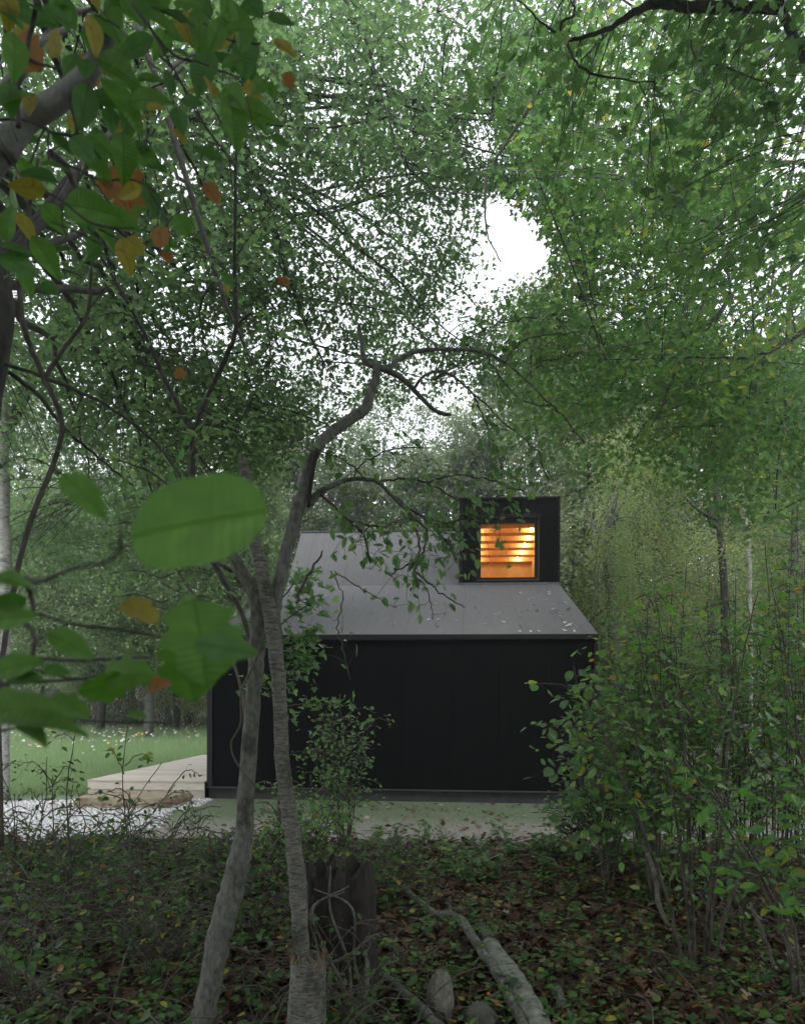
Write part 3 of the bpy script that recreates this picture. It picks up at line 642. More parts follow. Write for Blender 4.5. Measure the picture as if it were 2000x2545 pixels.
# --- wood behind the cabin
def far_tree(name, label, group, px, Y, top, w_px, n, kind=GF, low=None, bark=BD, rlo=0., rhi=.95, size=.2, T=DI, nl=60, gap=1.):
    b0 = P(px, H, Y); gx, gy = b0[0], b0[1]; gz = g(gx, gy); ztop = EYE + (H - top) / F * Y
    low = low if low is not None else H - 20
    tr = [(gx, gy, gz - .1, .2), (gx + R.normal(0, .2), gy, gz + (ztop - gz) * .35, .15), (gx + R.normal(0, .4), gy, gz + (ztop - gz) * .7, .1), (gx, gy, gz + (ztop - gz) * .9, .05)]
    bl = []; nb = 4
    for i in range(nb):
        f = i / (nb - 1); py = low + (top - low) * (.12 + .76 * f)
        wd = w_px * (1 - .5 * abs(f - .45) - .25 * f * f); bl.append((px + R.normal(0, w_px * .2), py, Y + R.normal(0, .8), wd, abs(low - top) * .22, w_px * Y / F * .6, int(n * 1.9) // nb))
    return tree(name, label, 'tree', group, (gx, gy, gz), tr, [], bl, kind, bark, size=size, nleaf=nl, rad=.75, T=T, rlo=rlo, rhi=rhi, tw=.25, connect_r=.02, gap=gap, nlimb=2, tilt=.6)
GL = 'hazy grey-green tree in the wood at the far side of the meadow'
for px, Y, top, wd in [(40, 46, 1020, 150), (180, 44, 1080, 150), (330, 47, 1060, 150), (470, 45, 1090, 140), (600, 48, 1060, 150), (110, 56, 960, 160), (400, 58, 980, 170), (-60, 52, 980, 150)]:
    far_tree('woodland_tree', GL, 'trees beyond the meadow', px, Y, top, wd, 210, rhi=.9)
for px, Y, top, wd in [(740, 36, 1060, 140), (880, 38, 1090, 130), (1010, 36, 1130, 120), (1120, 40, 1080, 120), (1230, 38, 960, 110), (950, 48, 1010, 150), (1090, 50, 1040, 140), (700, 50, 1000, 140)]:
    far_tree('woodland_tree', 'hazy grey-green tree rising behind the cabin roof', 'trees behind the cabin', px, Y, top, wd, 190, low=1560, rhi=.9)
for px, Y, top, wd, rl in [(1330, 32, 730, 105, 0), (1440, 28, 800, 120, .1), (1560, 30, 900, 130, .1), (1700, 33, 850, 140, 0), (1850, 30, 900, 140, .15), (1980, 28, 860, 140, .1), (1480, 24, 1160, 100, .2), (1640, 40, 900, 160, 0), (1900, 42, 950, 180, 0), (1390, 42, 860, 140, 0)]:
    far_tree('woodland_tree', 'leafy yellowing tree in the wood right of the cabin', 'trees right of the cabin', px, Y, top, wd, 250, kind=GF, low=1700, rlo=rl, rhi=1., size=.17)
# dark viny bank under the trees beyond the meadow
def hedge(name, label, cat, px0, px1, Y, top, low, n, mt, rlo, rhi, bark=BT, size=.17, T=DI, group=None, stems=40, rad=.6):
    root = empty(name, P((px0 + px1) / 2, H, Y) * [1, 1, 0] + [0, 0, g((px0 + px1 - 2 * CX) / 2 / F * Y, Y)], label, cat, group)
    bk = MB(); cm = MB()
    pxs = R.uniform(px0, px1, n); pys = R.uniform(top, low, n); y = Y + R.uniform(-1.2, 1.2, n)
    c = np.stack([(pxs - CX) / F * y, y, EYE + (H - pys) / F * y], 1); c = c[c[:, 2] > zg(c[:, 0], c[:, 1]) + .1]
    sprays(cm, c, 46, rad, size, T, rlo=rlo, rhi=rhi, gap=0, tilt=.7)
    for _ in range(stems):
        px = R.uniform(px0, px1); y = Y - 1.4 + R.uniform(-.4, .8); X = (px - CX) / F * y; z0 = g(X, y); z1 = EYE + (H - R.uniform(top, (top + low) / 2)) / F * y
        s = smooth_path([(X, y, z0), (X + R.normal(0, .4), y, lerp(z0, z1, .4)), (X + R.normal(0, .7), y, lerp(z0, z1, .8)), (X + R.normal(0, 1.), y + R.normal(0, .3), z1)], 5)
        bk.tube(s, np.linspace(.03, .012, len(s)), 4)
    bk.build('stems', bark, root); cm.build('foliage', mt, root)
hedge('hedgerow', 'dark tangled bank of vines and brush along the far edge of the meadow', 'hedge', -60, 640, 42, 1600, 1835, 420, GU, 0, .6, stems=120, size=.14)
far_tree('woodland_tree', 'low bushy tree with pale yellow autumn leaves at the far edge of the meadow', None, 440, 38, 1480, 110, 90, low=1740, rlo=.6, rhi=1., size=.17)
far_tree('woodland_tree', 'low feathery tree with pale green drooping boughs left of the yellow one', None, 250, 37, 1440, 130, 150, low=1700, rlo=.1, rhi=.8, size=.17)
hedge('brush', 'low leafy brush on the slope behind the boulders right of the cabin', 'brush', 1480, 2080, 26, 1540, 1740, 330, GF, .1, 1., stems=16)
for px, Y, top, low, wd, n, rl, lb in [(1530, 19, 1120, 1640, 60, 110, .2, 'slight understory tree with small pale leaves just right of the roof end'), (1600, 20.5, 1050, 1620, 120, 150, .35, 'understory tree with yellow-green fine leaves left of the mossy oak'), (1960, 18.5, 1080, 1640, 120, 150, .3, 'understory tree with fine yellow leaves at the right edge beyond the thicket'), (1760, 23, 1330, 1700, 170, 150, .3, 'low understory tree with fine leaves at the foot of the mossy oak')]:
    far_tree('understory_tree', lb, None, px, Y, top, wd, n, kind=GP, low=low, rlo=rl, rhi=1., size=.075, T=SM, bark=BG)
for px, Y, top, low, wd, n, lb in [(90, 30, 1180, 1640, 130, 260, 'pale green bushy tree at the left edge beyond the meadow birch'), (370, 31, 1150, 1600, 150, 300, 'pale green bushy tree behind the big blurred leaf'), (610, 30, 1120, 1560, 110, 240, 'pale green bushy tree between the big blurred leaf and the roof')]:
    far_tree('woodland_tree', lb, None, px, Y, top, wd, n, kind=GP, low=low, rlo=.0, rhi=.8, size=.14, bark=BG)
# birches and other distinct trunks
def lone(name, label, cat, path, Y, m, seg=9):
    mb = MB(); pts = [list(q) for q in path]
    gy = g((pts[0][0] - CX) / F * Y, Y); pts[0][1] = H - (gy - .05 - EYE) / Y * F
    root = empty(name, P(pts[0][0], pts[0][1], Y), label, cat); pxtube(mb, pts, Y, seg, wob=.01); mb.build('trunk', m, root, smooth=True); return root, mb
lone('birch_tree', 'white-barked birch trunk at the left edge beside the meadow', 'tree', [(8, 1900, 34), (6, 1700, 33), (14, 1500, 34), (10, 1300, 30), (2, 1000, 26), (-20, 700, 20)], 13, BW)
r_, _ = lone('oak_tree', 'dark mossy oak with spreading crooked limbs seen through leaves at the right', 'tree', [(1800, 1800, 20), (1798, 1500, 19), (1790, 1360, 18), (1784, 1290, 17), (1775, 1200, 14), (1768, 1120, 10), (1770, 1000, 6)], 20, BD)
mb = MB()
for p in [[(1790,1310,14),(1760,1290,11),(1755,1220,9),(1720,1200,6),(1680,1205,4)], [(1785,1290,12),(1740,1270,9),(1700,1235,5)], [(1795,1300,12),(1830,1260,8),(1870,1230,5),(1920,1180,3)], [(1755,1225,8),(1740,1180,6),(1710,1150,3)], [(1775,1210,8),(1810,1150,5),(1830,1080,3)]]: pxtube(mb, p, 20, 6)
mb.build('limb', BD, r_, smooth=True)
lone('birch_tree', 'thin pale birch stem just right of the mossy oak', 'tree', [(1868, 1800, 11), (1860, 1400, 10), (1848, 1290, 9), (1840, 1230, 8), (1829, 1180, 6)], 18, BW, 6)
lone('dead_tree', 'slanting broken grey dead trunk behind the right end of the roof', 'tree', [(1530, 1700, 13), (1512, 1480, 12), (1498, 1400, 12), (1480, 1350, 9), (1455, 1230, 5)], 22, BG, 6)
lone('birch_tree', 'slim pale birch stem beside the right wall corner', 'tree', [(1545, 1770, 10), (1530, 1700, 9), (1515, 1640, 8), (1500, 1500, 7), (1490, 1400, 5)], 19, BW, 6)

# --- stones at the back right
def boulder(name, c, r, m, label, cat, group=None, sub=3, seed=0, flat=.7):
    bm = bmesh.new(); bmesh.ops.create_icosphere(bm, subdivisions=sub, radius=1)
    rs = np.random.RandomState(seed); ax = rs.normal(0, 1, (14, 3)); ax /= np.linalg.norm(ax, axis=1)[:, None]; cut = rs.uniform(.72, .95, 14)
    for v in bm.verts:
        p = np.array(v.co)
        for a_, k_ in zip(ax, cut):
            d_ = p.dot(a_)
            if d_ > k_: p = p - a_ * (d_ - k_) * .9
        p *= 1 + .06 * sin(p[0] * 4 + seed) * sin(p[1] * 5 + seed) + .05 * sin(p[2] * 7 + p[0] * 3 + seed * 2); p += rs.normal(0, .012, 3); v.co = p * np.array([r[0], r[1], r[2]])
    me = bpy.data.meshes.new(name); bm.to_mesh(me); bm.free(); me.materials.append(m)
    o = bpy.data.objects.new(name, me); col.objects.link(o); o.location = tuple(map(float, c)); o.rotation_euler = (0, 0, rs.uniform(0, 6))
    return tag(o, label, cat, group)
m_rock = plain('lichen_rock', (.2,.19,.175), .95, 5, .45, .9); m_rockd = plain('dark_rock', (.1,.1,.085), .95, 5, .4, .9)
for i in range(26):
    px = 1490 + (i % 13) * 11 + R.uniform(-4, 4); Y = 24 + R.uniform(-.5, .5); X = (px - CX) / F * Y; s = R.uniform(.22, .42)
    boulder('wall_stone', (X, Y, g(X, Y) + .12 + .38 * (i // 13)), (s, s * .8, s * .7), m_rockd, 'mossy fieldstone stacked in the low wall behind the cabin corner', 'stone', 'stones of the dry wall', 2, i)
for i, (px, py, Y, s) in enumerate([(1650, 1880, 19, .4), (1720, 1855, 20, .5), (1800, 1850, 20, .6), (1880, 1850, 19, .7), (1960, 1860, 18.5, .8), (2010, 1840, 20, .9), (1690, 1800, 24, .6), (1850, 1790, 24, .7), (1580, 1840, 21, .35)]):
    X = (px - CX) / F * Y; boulder('boulder', (X, Y, g(X, Y) + .15 * s), (s, s * .8, s * .6), m_rock, 'pale lichened boulder on the slope behind the right thicket', 'boulder', 'boulders on the slope', 3, 40 + i)

# --- the two trunks in the middle foreground
def leafy_twig(bk, cm, path, Y, n, size, T=OV, rlo=0, rhi=.8, spread=.05, start=.15, side=1.0, seg=4):
    xyz = pxtube(bk, path, Y, seg, 6, wob=.004)
    L = len(xyz); idx = (R.uniform(start, 1, n) ** .8 * (L - 1)); i0_ = idx.astype(int).clip(0, L - 2); f = (idx - i0_)[:, None]
    pos = xyz[i0_] * (1 - f) + xyz[i0_ + 1] * f; tg = xyz[i0_ + 1] - xyz[i0_]; tg /= np.linalg.norm(tg, axis=1)[:, None]
    sd_ = R.choice([-1, 1], n)[:, None] * np.cross(tg, [0, 0, 1.0]) + R.normal(0, .5, (n, 3))
    off = R.normal(0, spread, (n, 3)); off[:, 2] -= abs(off[:, 2]) * .4
    d = tg * .5 + sd_ * side + np.array([0, 0, -.45]); nm = np.stack([R.normal(0, .5, n), R.normal(-.35, .5, n), np.ones(n)], 1)
    leaves(cm, T, pos + off, d, nm, size * R.uniform(.6, 1.15, n), rlo + (rhi - rlo) * R.uniform(0, 1, n))
    k = R.uniform(0, 1, n) < .6
    for a_, b_ in zip(pos[k], (pos + off)[k]): bk.tube([a_, (a_ + b_) / 2 + R.normal(0, .004, 3), b_], .0012, 3, cap=False)
tr = empty('grey_barked_tree', P(520, 2560, 3.7), 'smooth mossy grey trunk leaning from lower left, beside the birch in the middle', 'tree')
bk = MB(); pxtube(bk, [(490, 2650, 66), (506, 2545, 62), (523, 2461, 56), (545, 2344, 60), (566, 2260, 60), (582, 2200, 58), (602, 2110, 52), (609, 2060, 44), (612, 2000, 42), (622, 1850, 40), (633, 1700, 38), (640, 1600, 40), (641, 1510, 40), (628, 1465, 35), (602, 1425, 33), (578, 1388, 28), (545, 1345, 22), (500, 1290, 15), (440, 1230, 9)], 3.7, 16, k=5, wob=.0022, bump=.045)
bk.build('trunk', BG, tr, smooth=True)
bk = MB(); cm = MB()
for p, n in [([(645,1512,13),(600,1450,11),(560,1415,9),(520,1390,7),(440,1340,4)], 14), ([(440,1230,8),(380,1180,6),(300,1150,4),(210,1140,3)], 22), ([(480,1260,6),(470,1150,5),(500,1060,4),(520,980,3)], 22)]:
    leafy_twig(bk, cm, p, 3.8, n, .07)
pxtube(bk, [(655, 1510, 5), (650, 1600, 6), (625, 1665, 6), (600, 1720, 6), (598, 1800, 5), (575, 1850, 5), (590, 1900, 5), (640, 1960, 6)], 3.6, 5)
bk.build('branch', BT, tr, smooth=True); cm.build('foliage', GB, tr)
tr = empty('birch_tree', P(742, 2560, 3.5), 'middle birch trunk rising from a broken collar, its limb arching toward the window', 'tree')
bk = MB(); pxtube(bk, [(765, 2650, 60), (760, 2520, 56), (755, 2390, 42), (747, 2290, 41), (741, 2200, 42), (733, 2110, 41), (722, 2030, 40), (712, 1965, 37), (702, 1890, 37), (698, 1800, 35), (692, 1680, 36), (676, 1560, 37), (662, 1480, 35), (645, 1400, 32), (630, 1340, 30), (618, 1270, 29), (612, 1210, 27), (603, 1165, 25), (600, 1143, 20)], 3.5, 16, k=5, wob=.0012, bump=.04)
bk.build('trunk', BB, tr, smooth=True)
bk = MB(); s = [(688, 1560, 18, 3.52), (684, 1500, 30, 3.53), (695, 1440, 33, 3.55), (714, 1360, 32, 3.6), (738, 1270, 33, 3.65), (755, 1210, 31, 3.7), (775, 1140, 26, 3.75), (800, 1095, 28, 3.8), (850, 1055, 28, 3.85), (900, 1020, 27, 3.9), (915, 985, 24, 3.92), (928, 950, 22, 3.95), (934, 912, 20, 4.0)]
pxtube(bk, s, 3.5, 14, k=6, wob=.0015, bump=.04)
for p in [[(934, 912, 17, 4.0), (912, 905, 17, 4.0), (900, 890, 14, 4.), (895, 850, 11, 4.05), (890, 822, 10, 4.1), (888, 805, 8, 4.1)],
          [(934, 912, 15, 4.0), (962, 922, 17, 4.0), (1000, 945, 14, 4.05), (1040, 985, 12, 4.1), (1075, 1018, 11, 4.15), (1100, 1028, 11, 4.2), (1118, 1030, 6, 4.2)],
          [(960, 920, 14, 4.0), (985, 895, 12, 4.05), (1040, 872, 11, 4.1), (1120, 868, 9, 4.2), (1200, 875, 8, 4.3), (1250, 900, 7, 4.4), (1300, 940, 5, 4.5), (1340, 980, 4, 4.5)],
          [(1025, 965, 9, 4.1), (1050, 935, 7, 4.1), (1090, 922, 7, 4.15), (1130, 940, 6, 4.2), (1170, 975, 5, 4.25), (1200, 1000, 4, 4.3)],
          [(765, 1255, 20, 3.7), (790, 1225, 16, 3.7), (830, 1205, 14, 3.7), (870, 1192, 11, 3.75), (930, 1195, 10, 3.8), (970, 1230, 9, 3.8), (1010, 1270, 8, 3.85), (1060, 1315, 5, 3.9)]]:
    pxtube(bk, p, 4, 8, wob=.001)
bk.build('limb', BG, tr, smooth=True)
mb = MB(); pxtube(mb, [(764, 1262, 8, 3.645), (770, 1200, 12, 3.64), (780, 1140, 12, 3.69), (788, 1112, 6, 3.73)], 3.6, 7, bump=.25); o = mb.build('dead_strip', BR, tr, smooth=True); o['label'] = 'dark split strip of dead wood on the limb'
# broken collar
mb = MB(); n = 26; rows = []
import itertools
th = np.linspace(0, 2 * pi, n, endpoint=False); c0 = P(765, 2560, 3.45)
def ringat(py, w_, jag=0, off=0):
    c = P(766 + off, py, 3.45); r = w_ * 3.45 / F / 2
    return [(c[0] + r * cos(a) * (1 + R.normal(0, .02)), 3.45 + r * sin(a) * (1 + R.normal(0, .02)), c[2] + (abs(R.normal(0, jag)) if jag else 0)) for a in th]
vv = ringat(2680, 108, off=-4) + ringat(2600, 102, off=-4) + ringat(2500, 94) + ringat(2420, 88, off=3) + ringat(2392, 86, .022, 4) + ringat(2392, 74, .03, 4) + ringat(2450, 66)
ff = [(i * n + j, i * n + (j + 1) % n, (i + 1) * n + (j + 1) % n, (i + 1) * n + j) for i in range(6) for j in range(n)]
mb.add(vv, ff); o = mb.build('broken_collar', BB, tr); o['label'] = 'wider pale bark collar with a jagged broken top'
mb = MB()
for i in range(26):
    a = R.uniform(-pi, .3) ; r = 38 * 3.45 / F / 2 * R.uniform(.9, 1.08) * 1.0; c = P(770, 2395, 3.45); hgt = R.uniform(.02, .075); wd = R.uniform(.004, .009)
    x, y = c[0] + 2 * r * cos(a), c[1] + 2 * r * sin(a)
    mb.tube([(x, y, c[2] - .03), (x + R.normal(0, .003), y, c[2] + hgt * .6), (x + R.normal(0, .006), y, c[2] + hgt)], [wd, wd * .7, .001], 4)
mb.build('splinter', bark_mat('torn_wood', (.06,.035,.02), (.16,.1,.06), (.28,.2,.13), sc=16), tr)
bk = MB(); cm = MB()
for p, n in [([(1010,1270,7),(1035,1330,6),(1038,1380,5),(1000,1410,4),(966,1427,3)], 16), ([(1060,1315,5),(1048,1370,5),(1030,1420,4),(1035,1460,3)], 34), ([(970,1230,6),(1040,1280,5),(1100,1300,4),(1140,1320,3)], 40),
             ([(1100,1300,5),(1150,1290,4),(1210,1300,3),(1250,1290,3)], 30), ([(1040,1280,4),(1110,1350,4),(1130,1390,3)], 30), ([(930,1195,6),(1000,1190,6),(1060,1200,5),(1130,1240,4),(1200,1275,3)], 44),
             ([(1060,1200,5),(1120,1180,4),(1200,1190,4),(1300,1220,3)], 36), ([(870,1192,5),(900,1150,4),(960,1120,4),(1050,1110,3)], 36), ([(790,1225,8),(860,1290,6),(900,1330,5),(920,1400,4)], 40), ([(860,1290,5),(940,1310,4),(1000,1290,3)], 30),
             ([(735,1500,8),(760,1440,7),(790,1390,5),(800,1370,4)], 4), ([(820,1420,3),(850,1480,3),(838,1560,3),(850,1610,3),(870,1690,2)], 5), ([(1030,1420,5),(1090,1470,4),(1153,1510,3)], 3), ([(1030,1430,3),(1065,1480,3),(1075,1540,2)], 2), ([(830,1420,3),(890,1460,3),(960,1500,2),(985,1510,2)], 3),
             ([(1340,980,5),(1400,1040,4),(1450,1100,3)], 24), ([(1300,940,5),(1345,900,4),(1420,880,3),(1500,850,3)], 40), ([(1250,900,5),(1290,850,4),(1360,830,3),(1440,820,3)], 40), ([(1200,875,5),(1230,920,4),(1290,990,3),(1380,1010,3)], 40),
             ([(1170,975,5),(1200,1040,4),(1230,1120,3),(1260,1180,3)], 36), ([(1200,1000,4),(1260,1060,4),(1330,1120,3),(1360,1190,3)], 36), ([(1120,868,4),(1180,830,3),(1240,800,3),(1330,790,3)], 30), ([(900,1190,4),(850,1140,4),(760,1120,3),(690,1130,3)], 26)]:
    leafy_twig(bk, cm, p, 4.0 if p[0][0] > 900 else 3.7, int(n * 1.45), .058, spread=.065, rhi=.75)
bk.build('twig', BT, tr, smooth=True); cm.build('foliage', GB, tr)

# other young stems of the left middle
def sapling(name, label, paths, Y, leafp, m=BD, lm=G, size=.085, T=MA):
    base = P(paths[0][0][0], paths[0][0][1], Y if np.isscalar(Y) else Y[0]); root = empty(name, base, label, 'tree'); bk = MB(); cm = MB()
    for p in paths: pxtube(bk, p, Y, 7, wob=.003)
    for p, n in leafp: leafy_twig(bk, cm, p, Y if np.isscalar(Y) else Y[1], n, size, T, spread=.09)
    bk.build('trunk', m, root, smooth=True); cm.build('crown', lm, root)
sapling('young_tree', 'slender dark forked young tree rising in the left middle, its right fork running straight up', [[(606, 2060, 14), (626, 1800, 12), (612, 1560, 13), (500, 1340, 17), (477, 1180, 16), (476, 1080, 16)],
    [(476, 1080, 13), (440, 1010, 13), (395, 920, 12), (350, 820, 10), (282, 700, 8), (218, 600, 6), (180, 550, 4)], [(476, 1080, 13), (515, 985, 12), (560, 885, 12), (583, 810, 11), (579, 650, 9), (580, 450, 8), (586, 290, 5)],
    [(583, 815, 9), (600, 795, 8), (620, 780, 5)], [(478, 1110, 7), (520, 1170, 6), (560, 1200, 4)]], 7,
    [([(395,920,4),(330,900,3),(250,850,2)], 30), ([(560,885,4),(640,860,3),(720,800,2)], 40), ([(580,640,4),(640,560,3),(700,500,2)], 36), ([(350,820,4),(300,780,3),(200,800,2)], 30), ([(476,1080,5),(400,1120,3),(330,1160,2)], 30), ([(500,1020,5),(580,1060,3),(680,1060,2)], 40), ([(579,700,4),(520,640,3),(450,600,2)], 26)])
sapling('young_tree', 'bent rough-barked climbing stem at the far left, rising from behind the birch', [[(5, 2110, 16), (0, 1700, 14), (60, 1350, 14), (150, 1080, 13), (100, 930, 14), (60, 830, 14), (45, 700, 14), (62, 560, 12), (90, 400, 8)], [(110, 940, 12), (170, 850, 10), (215, 780, 9), (225, 640, 5)]], 6,
    [([(215,780,4),(260,720,3),(330,700,2)], 24), ([(150,1080,4),(220,1060,3),(280,1100,2)], 26), ([(150,1180,4),(100,1150,3),(30,1140,2)], 24), ([(45,700,4),(20,640,3),(-20,600,2)], 20)], m=BT)
sapling('young_tree', 'small maple with light green leaves standing behind the two trunks against the black wall', [[(690, 2120, 12), (700, 1900, 11), (690, 1750, 10), (700, 1600, 9), (680, 1500, 7), (700, 1400, 4)]], 8.6,
    [([(700,1640,4),(740,1600,3),(790,1560,3)], 87), ([(695,1700,4),(740,1660,3),(770,1630,2)], 76), ([(690,1560,4),(740,1520,3),(800,1490,2)], 83), ([(690,1500,4),(740,1440,3),(770,1430,2)], 64), ([(690,1750,4),(650,1700,3),(620,1690,2)], 41), ([(690,1600,4),(650,1560,3),(600,1540,2)], 57), ([(690,1760,4),(760,1750,3),(870,1755,2)], 49), ([(680,1500,4),(640,1450,3),(600,1430,2)], 45)], m=BT, lm=GB, size=.105)
sapling('young_tree', 'young maple behind the big blurred leaf, left of the roof', [[(600, 2060, 8), (612, 1800, 8), (560, 1600, 7), (420, 1380, 6), (380, 1150, 4)]], 10,
    [([(398,1500-60*k,4),(398 + 60*sg,1480-60*k,3),(398+ 130*sg,1490-60*k,2)], 38) for k in range(5) for sg in (-1, 1)] + [([(398,1400,4),(520,1420,3),(600,1450,2)], 46), ([(398,1450,4),(500,1500,3),(590,1520,2)], 40)], m=BT, lm=G, size=.1)

# --- near leaves by the lens
def leaf_tex(name, c, vein, spot=None, trans=.45):
    m, nt, b = mat(name); uv = N(nt, 'ShaderNodeUVMap'); sp = N(nt, 'ShaderNodeSeparateXYZ'); nt.links.new(uv.outputs[0], sp.inputs[0])
    ab = N(nt, 'ShaderNodeMath', operation='ABSOLUTE'); nt.links.new(sp.outputs['Y'], ab.inputs[0])
    ma = N(nt, 'ShaderNodeMath', operation='MULTIPLY_ADD'); ma.inputs[1].default_value = -.55; nt.links.new(ab.outputs[0], ma.inputs[0]); nt.links.new(sp.outputs['X'], ma.inputs[2])
    mu = N(nt, 'ShaderNodeMath', operation='MULTIPLY'); mu.inputs[1].default_value = 13; nt.links.new(ma.outputs[0], mu.inputs[0])
    fr = N(nt, 'ShaderNodeMath', operation='FRACT'); nt.links.new(mu.outputs[0], fr.inputs[0])
    r = ramp(nt, [(0, (1,1,1)), (.1, (.1,.1,.1)), (.2, (0,0,0)), (.95, (0,0,0)), (1, (1,1,1))]); nt.links.new(fr.outputs[0], r.inputs[0])
    mid = ramp(nt, [(0, (1,1,1)), (.025, (.8,.8,.8)), (.05, (0,0,0))]); nt.links.new(ab.outputs[0], mid.inputs[0])
    mxm = N(nt, 'ShaderNodeMath', operation='MAXIMUM'); nt.links.new(r.outputs[0], mxm.inputs[0]); nt.links.new(mid.outputs[0], mxm.inputs[1])
    tc = N(nt, 'ShaderNodeTexCoord'); n = N(nt, 'ShaderNodeTexNoise', Scale=4, Detail=5); nt.links.new(tc.outputs['Object'], n.inputs[0])
    base = ramp(nt, [(.3, tuple(a * .75 for a in c)), (.6, c), (.72, spot or tuple(a * 1.2 for a in c))]); nt.links.new(n.outputs[0], base.inputs[0])
    mc = N(nt, 'ShaderNodeMix', data_type='RGBA'); nt.links.new(mxm.outputs[0], mc.inputs[0]); nt.links.new(base.outputs[0], mc.inputs[6]); mc.inputs[7].default_value = (*vein, 1)
    nt.links.new(mc.outputs[2], b.inputs['Base Color']); b.inputs['Roughness'].default_value = .45
    bp = N(nt, 'ShaderNodeBump', Strength=.5, Distance=.01); nt.links.new(mxm.outputs[0], bp.inputs['Height']); nt.links.new(bp.outputs[0], b.inputs['Normal'])
    g_ = N(nt, 'ShaderNodeMix', data_type='RGBA', blend_type='MULTIPLY'); g_.inputs[0].default_value = 1; g_.inputs[7].default_value = (1.5, 1.8, .9, 1); nt.links.new(mc.outputs[2], g_.inputs[6])
    t = N(nt, 'ShaderNodeBsdfTranslucent'); nt.links.new(g_.outputs[2], t.inputs[0]); s = N(nt, 'ShaderNodeMixShader'); s.inputs[0].default_value = trans
    nt.links.new(b.outputs[0], s.inputs[1]); nt.links.new(t.outputs[0], s.inputs[2]); nt.links.new(s.outputs[0], nt.nodes['Material Output'].inputs['Surface'])
    return m
LM = [leaf_tex('near_green_leaf', (.07,.17,.02), (.04,.1,.015)), leaf_tex('near_deep_green_leaf', (.045,.13,.02), (.03,.08,.015)), leaf_tex('near_yellow_leaf', (.24,.2,.03), (.14,.11,.02), (.16,.08,.02)), leaf_tex('near_brown_leaf', (.24,.1,.025), (.1,.035,.01), (.08,.03,.012))]
def big_leaf(kind, m, fold=.2, curl=.25, serr=.03, blunt=False):
    """unit leaf along +x with real thickness of outline detail; uv = (along, across)"""
    nu, nv = 40, 8; verts = []; uvs = []
    for i in range(nu + 1):
        t = i / nu
        if kind == 'beech': wdt = .31 * (sin(pi * t ** .8)) ** .75 * (1 - .25 * t) if 0 < t < 1 else 0
        elif kind == 'wide': wdt = .33 * (max(0, 1 - abs(2 * t - 1) ** 3.0)) ** .6
        else:
            wdt = .42 * (sin(pi * t ** .75)) ** .6 if 0 < t < 1 else 0
            wdt *= 1 + .38 * abs(sin(t * pi * 3.2)) - .25
        wdt *= 1 + serr * (1 if i % 2 else -1)
        for j in range(-nv // 2, nv // 2 + 1):
            s = j / (nv / 2); y = s * wdt
            x = t + abs(s) * .04 * (1 if kind != 'wide' else 0)
            z = abs(s) * wdt * fold - curl * (t - .4) ** 2 + .008 * sin(13 * 2 * pi * (t - .3 * abs(s)))
            verts.append((x, y, z)); uvs.append((t, y / .3))
    W = nv + 1; faces = [(i * W + j, (i + 1) * W + j, (i + 1) * W + j + 1, i * W + j + 1) for i in range(nu) for j in range(nv)]
    me = bpy.data.meshes.new('leaf'); me.from_pydata(verts, [], faces); ul = me.uv_layers.new(name='UVMap')
    for p in me.polygons:
        p.use_smooth = True
        for li in p.loop_indices: ul.data[li].uv = uvs[me.loops[li].vertex_index]
    me.materials.append(m); return me
MESH = {(k, i): big_leaf(k, LM[i], fold=R.uniform(.1, .35), curl=R.uniform(.1, .4)) for k in ('beech', 'lobed') for i in range(4)}
from mathutils import Matrix, Vector
def place_leaf(root, me, px, py, Y, length_px, ang, face=.8, label=None, roll=0, flip=1):
    """ang: screen direction of the tip (deg, 0 = right, 90 = up); face: 1 = seen flat on, 0 = edge on"""
    L = length_px * Y / F; a = radians(ang)
    x = Vector((cos(a), R.normal(0, .25), sin(a))).normalized()
    nrm = Vector((-sin(a) * (1 - face) + R.normal(0, .1), -face, cos(a) * (1 - face) + R.normal(0, .1) + roll)).normalized() * flip
    z = (nrm - x * nrm.dot(x)).normalized(); y = z.cross(x)
    M = Matrix((x, y, z)).transposed().to_4x4(); c = Vector(P(px, py, Y)) - x * L / 2
    M = Matrix.Translation(c) @ M @ Matrix.Diagonal((L, L, L, 1))
    o = bpy.data.objects.new('leaf', me); col.objects.link(o); o.parent = root
    o.matrix_local = Matrix.Translation(-Vector(root.location)) @ M
    if label: o['label'] = label
    return c
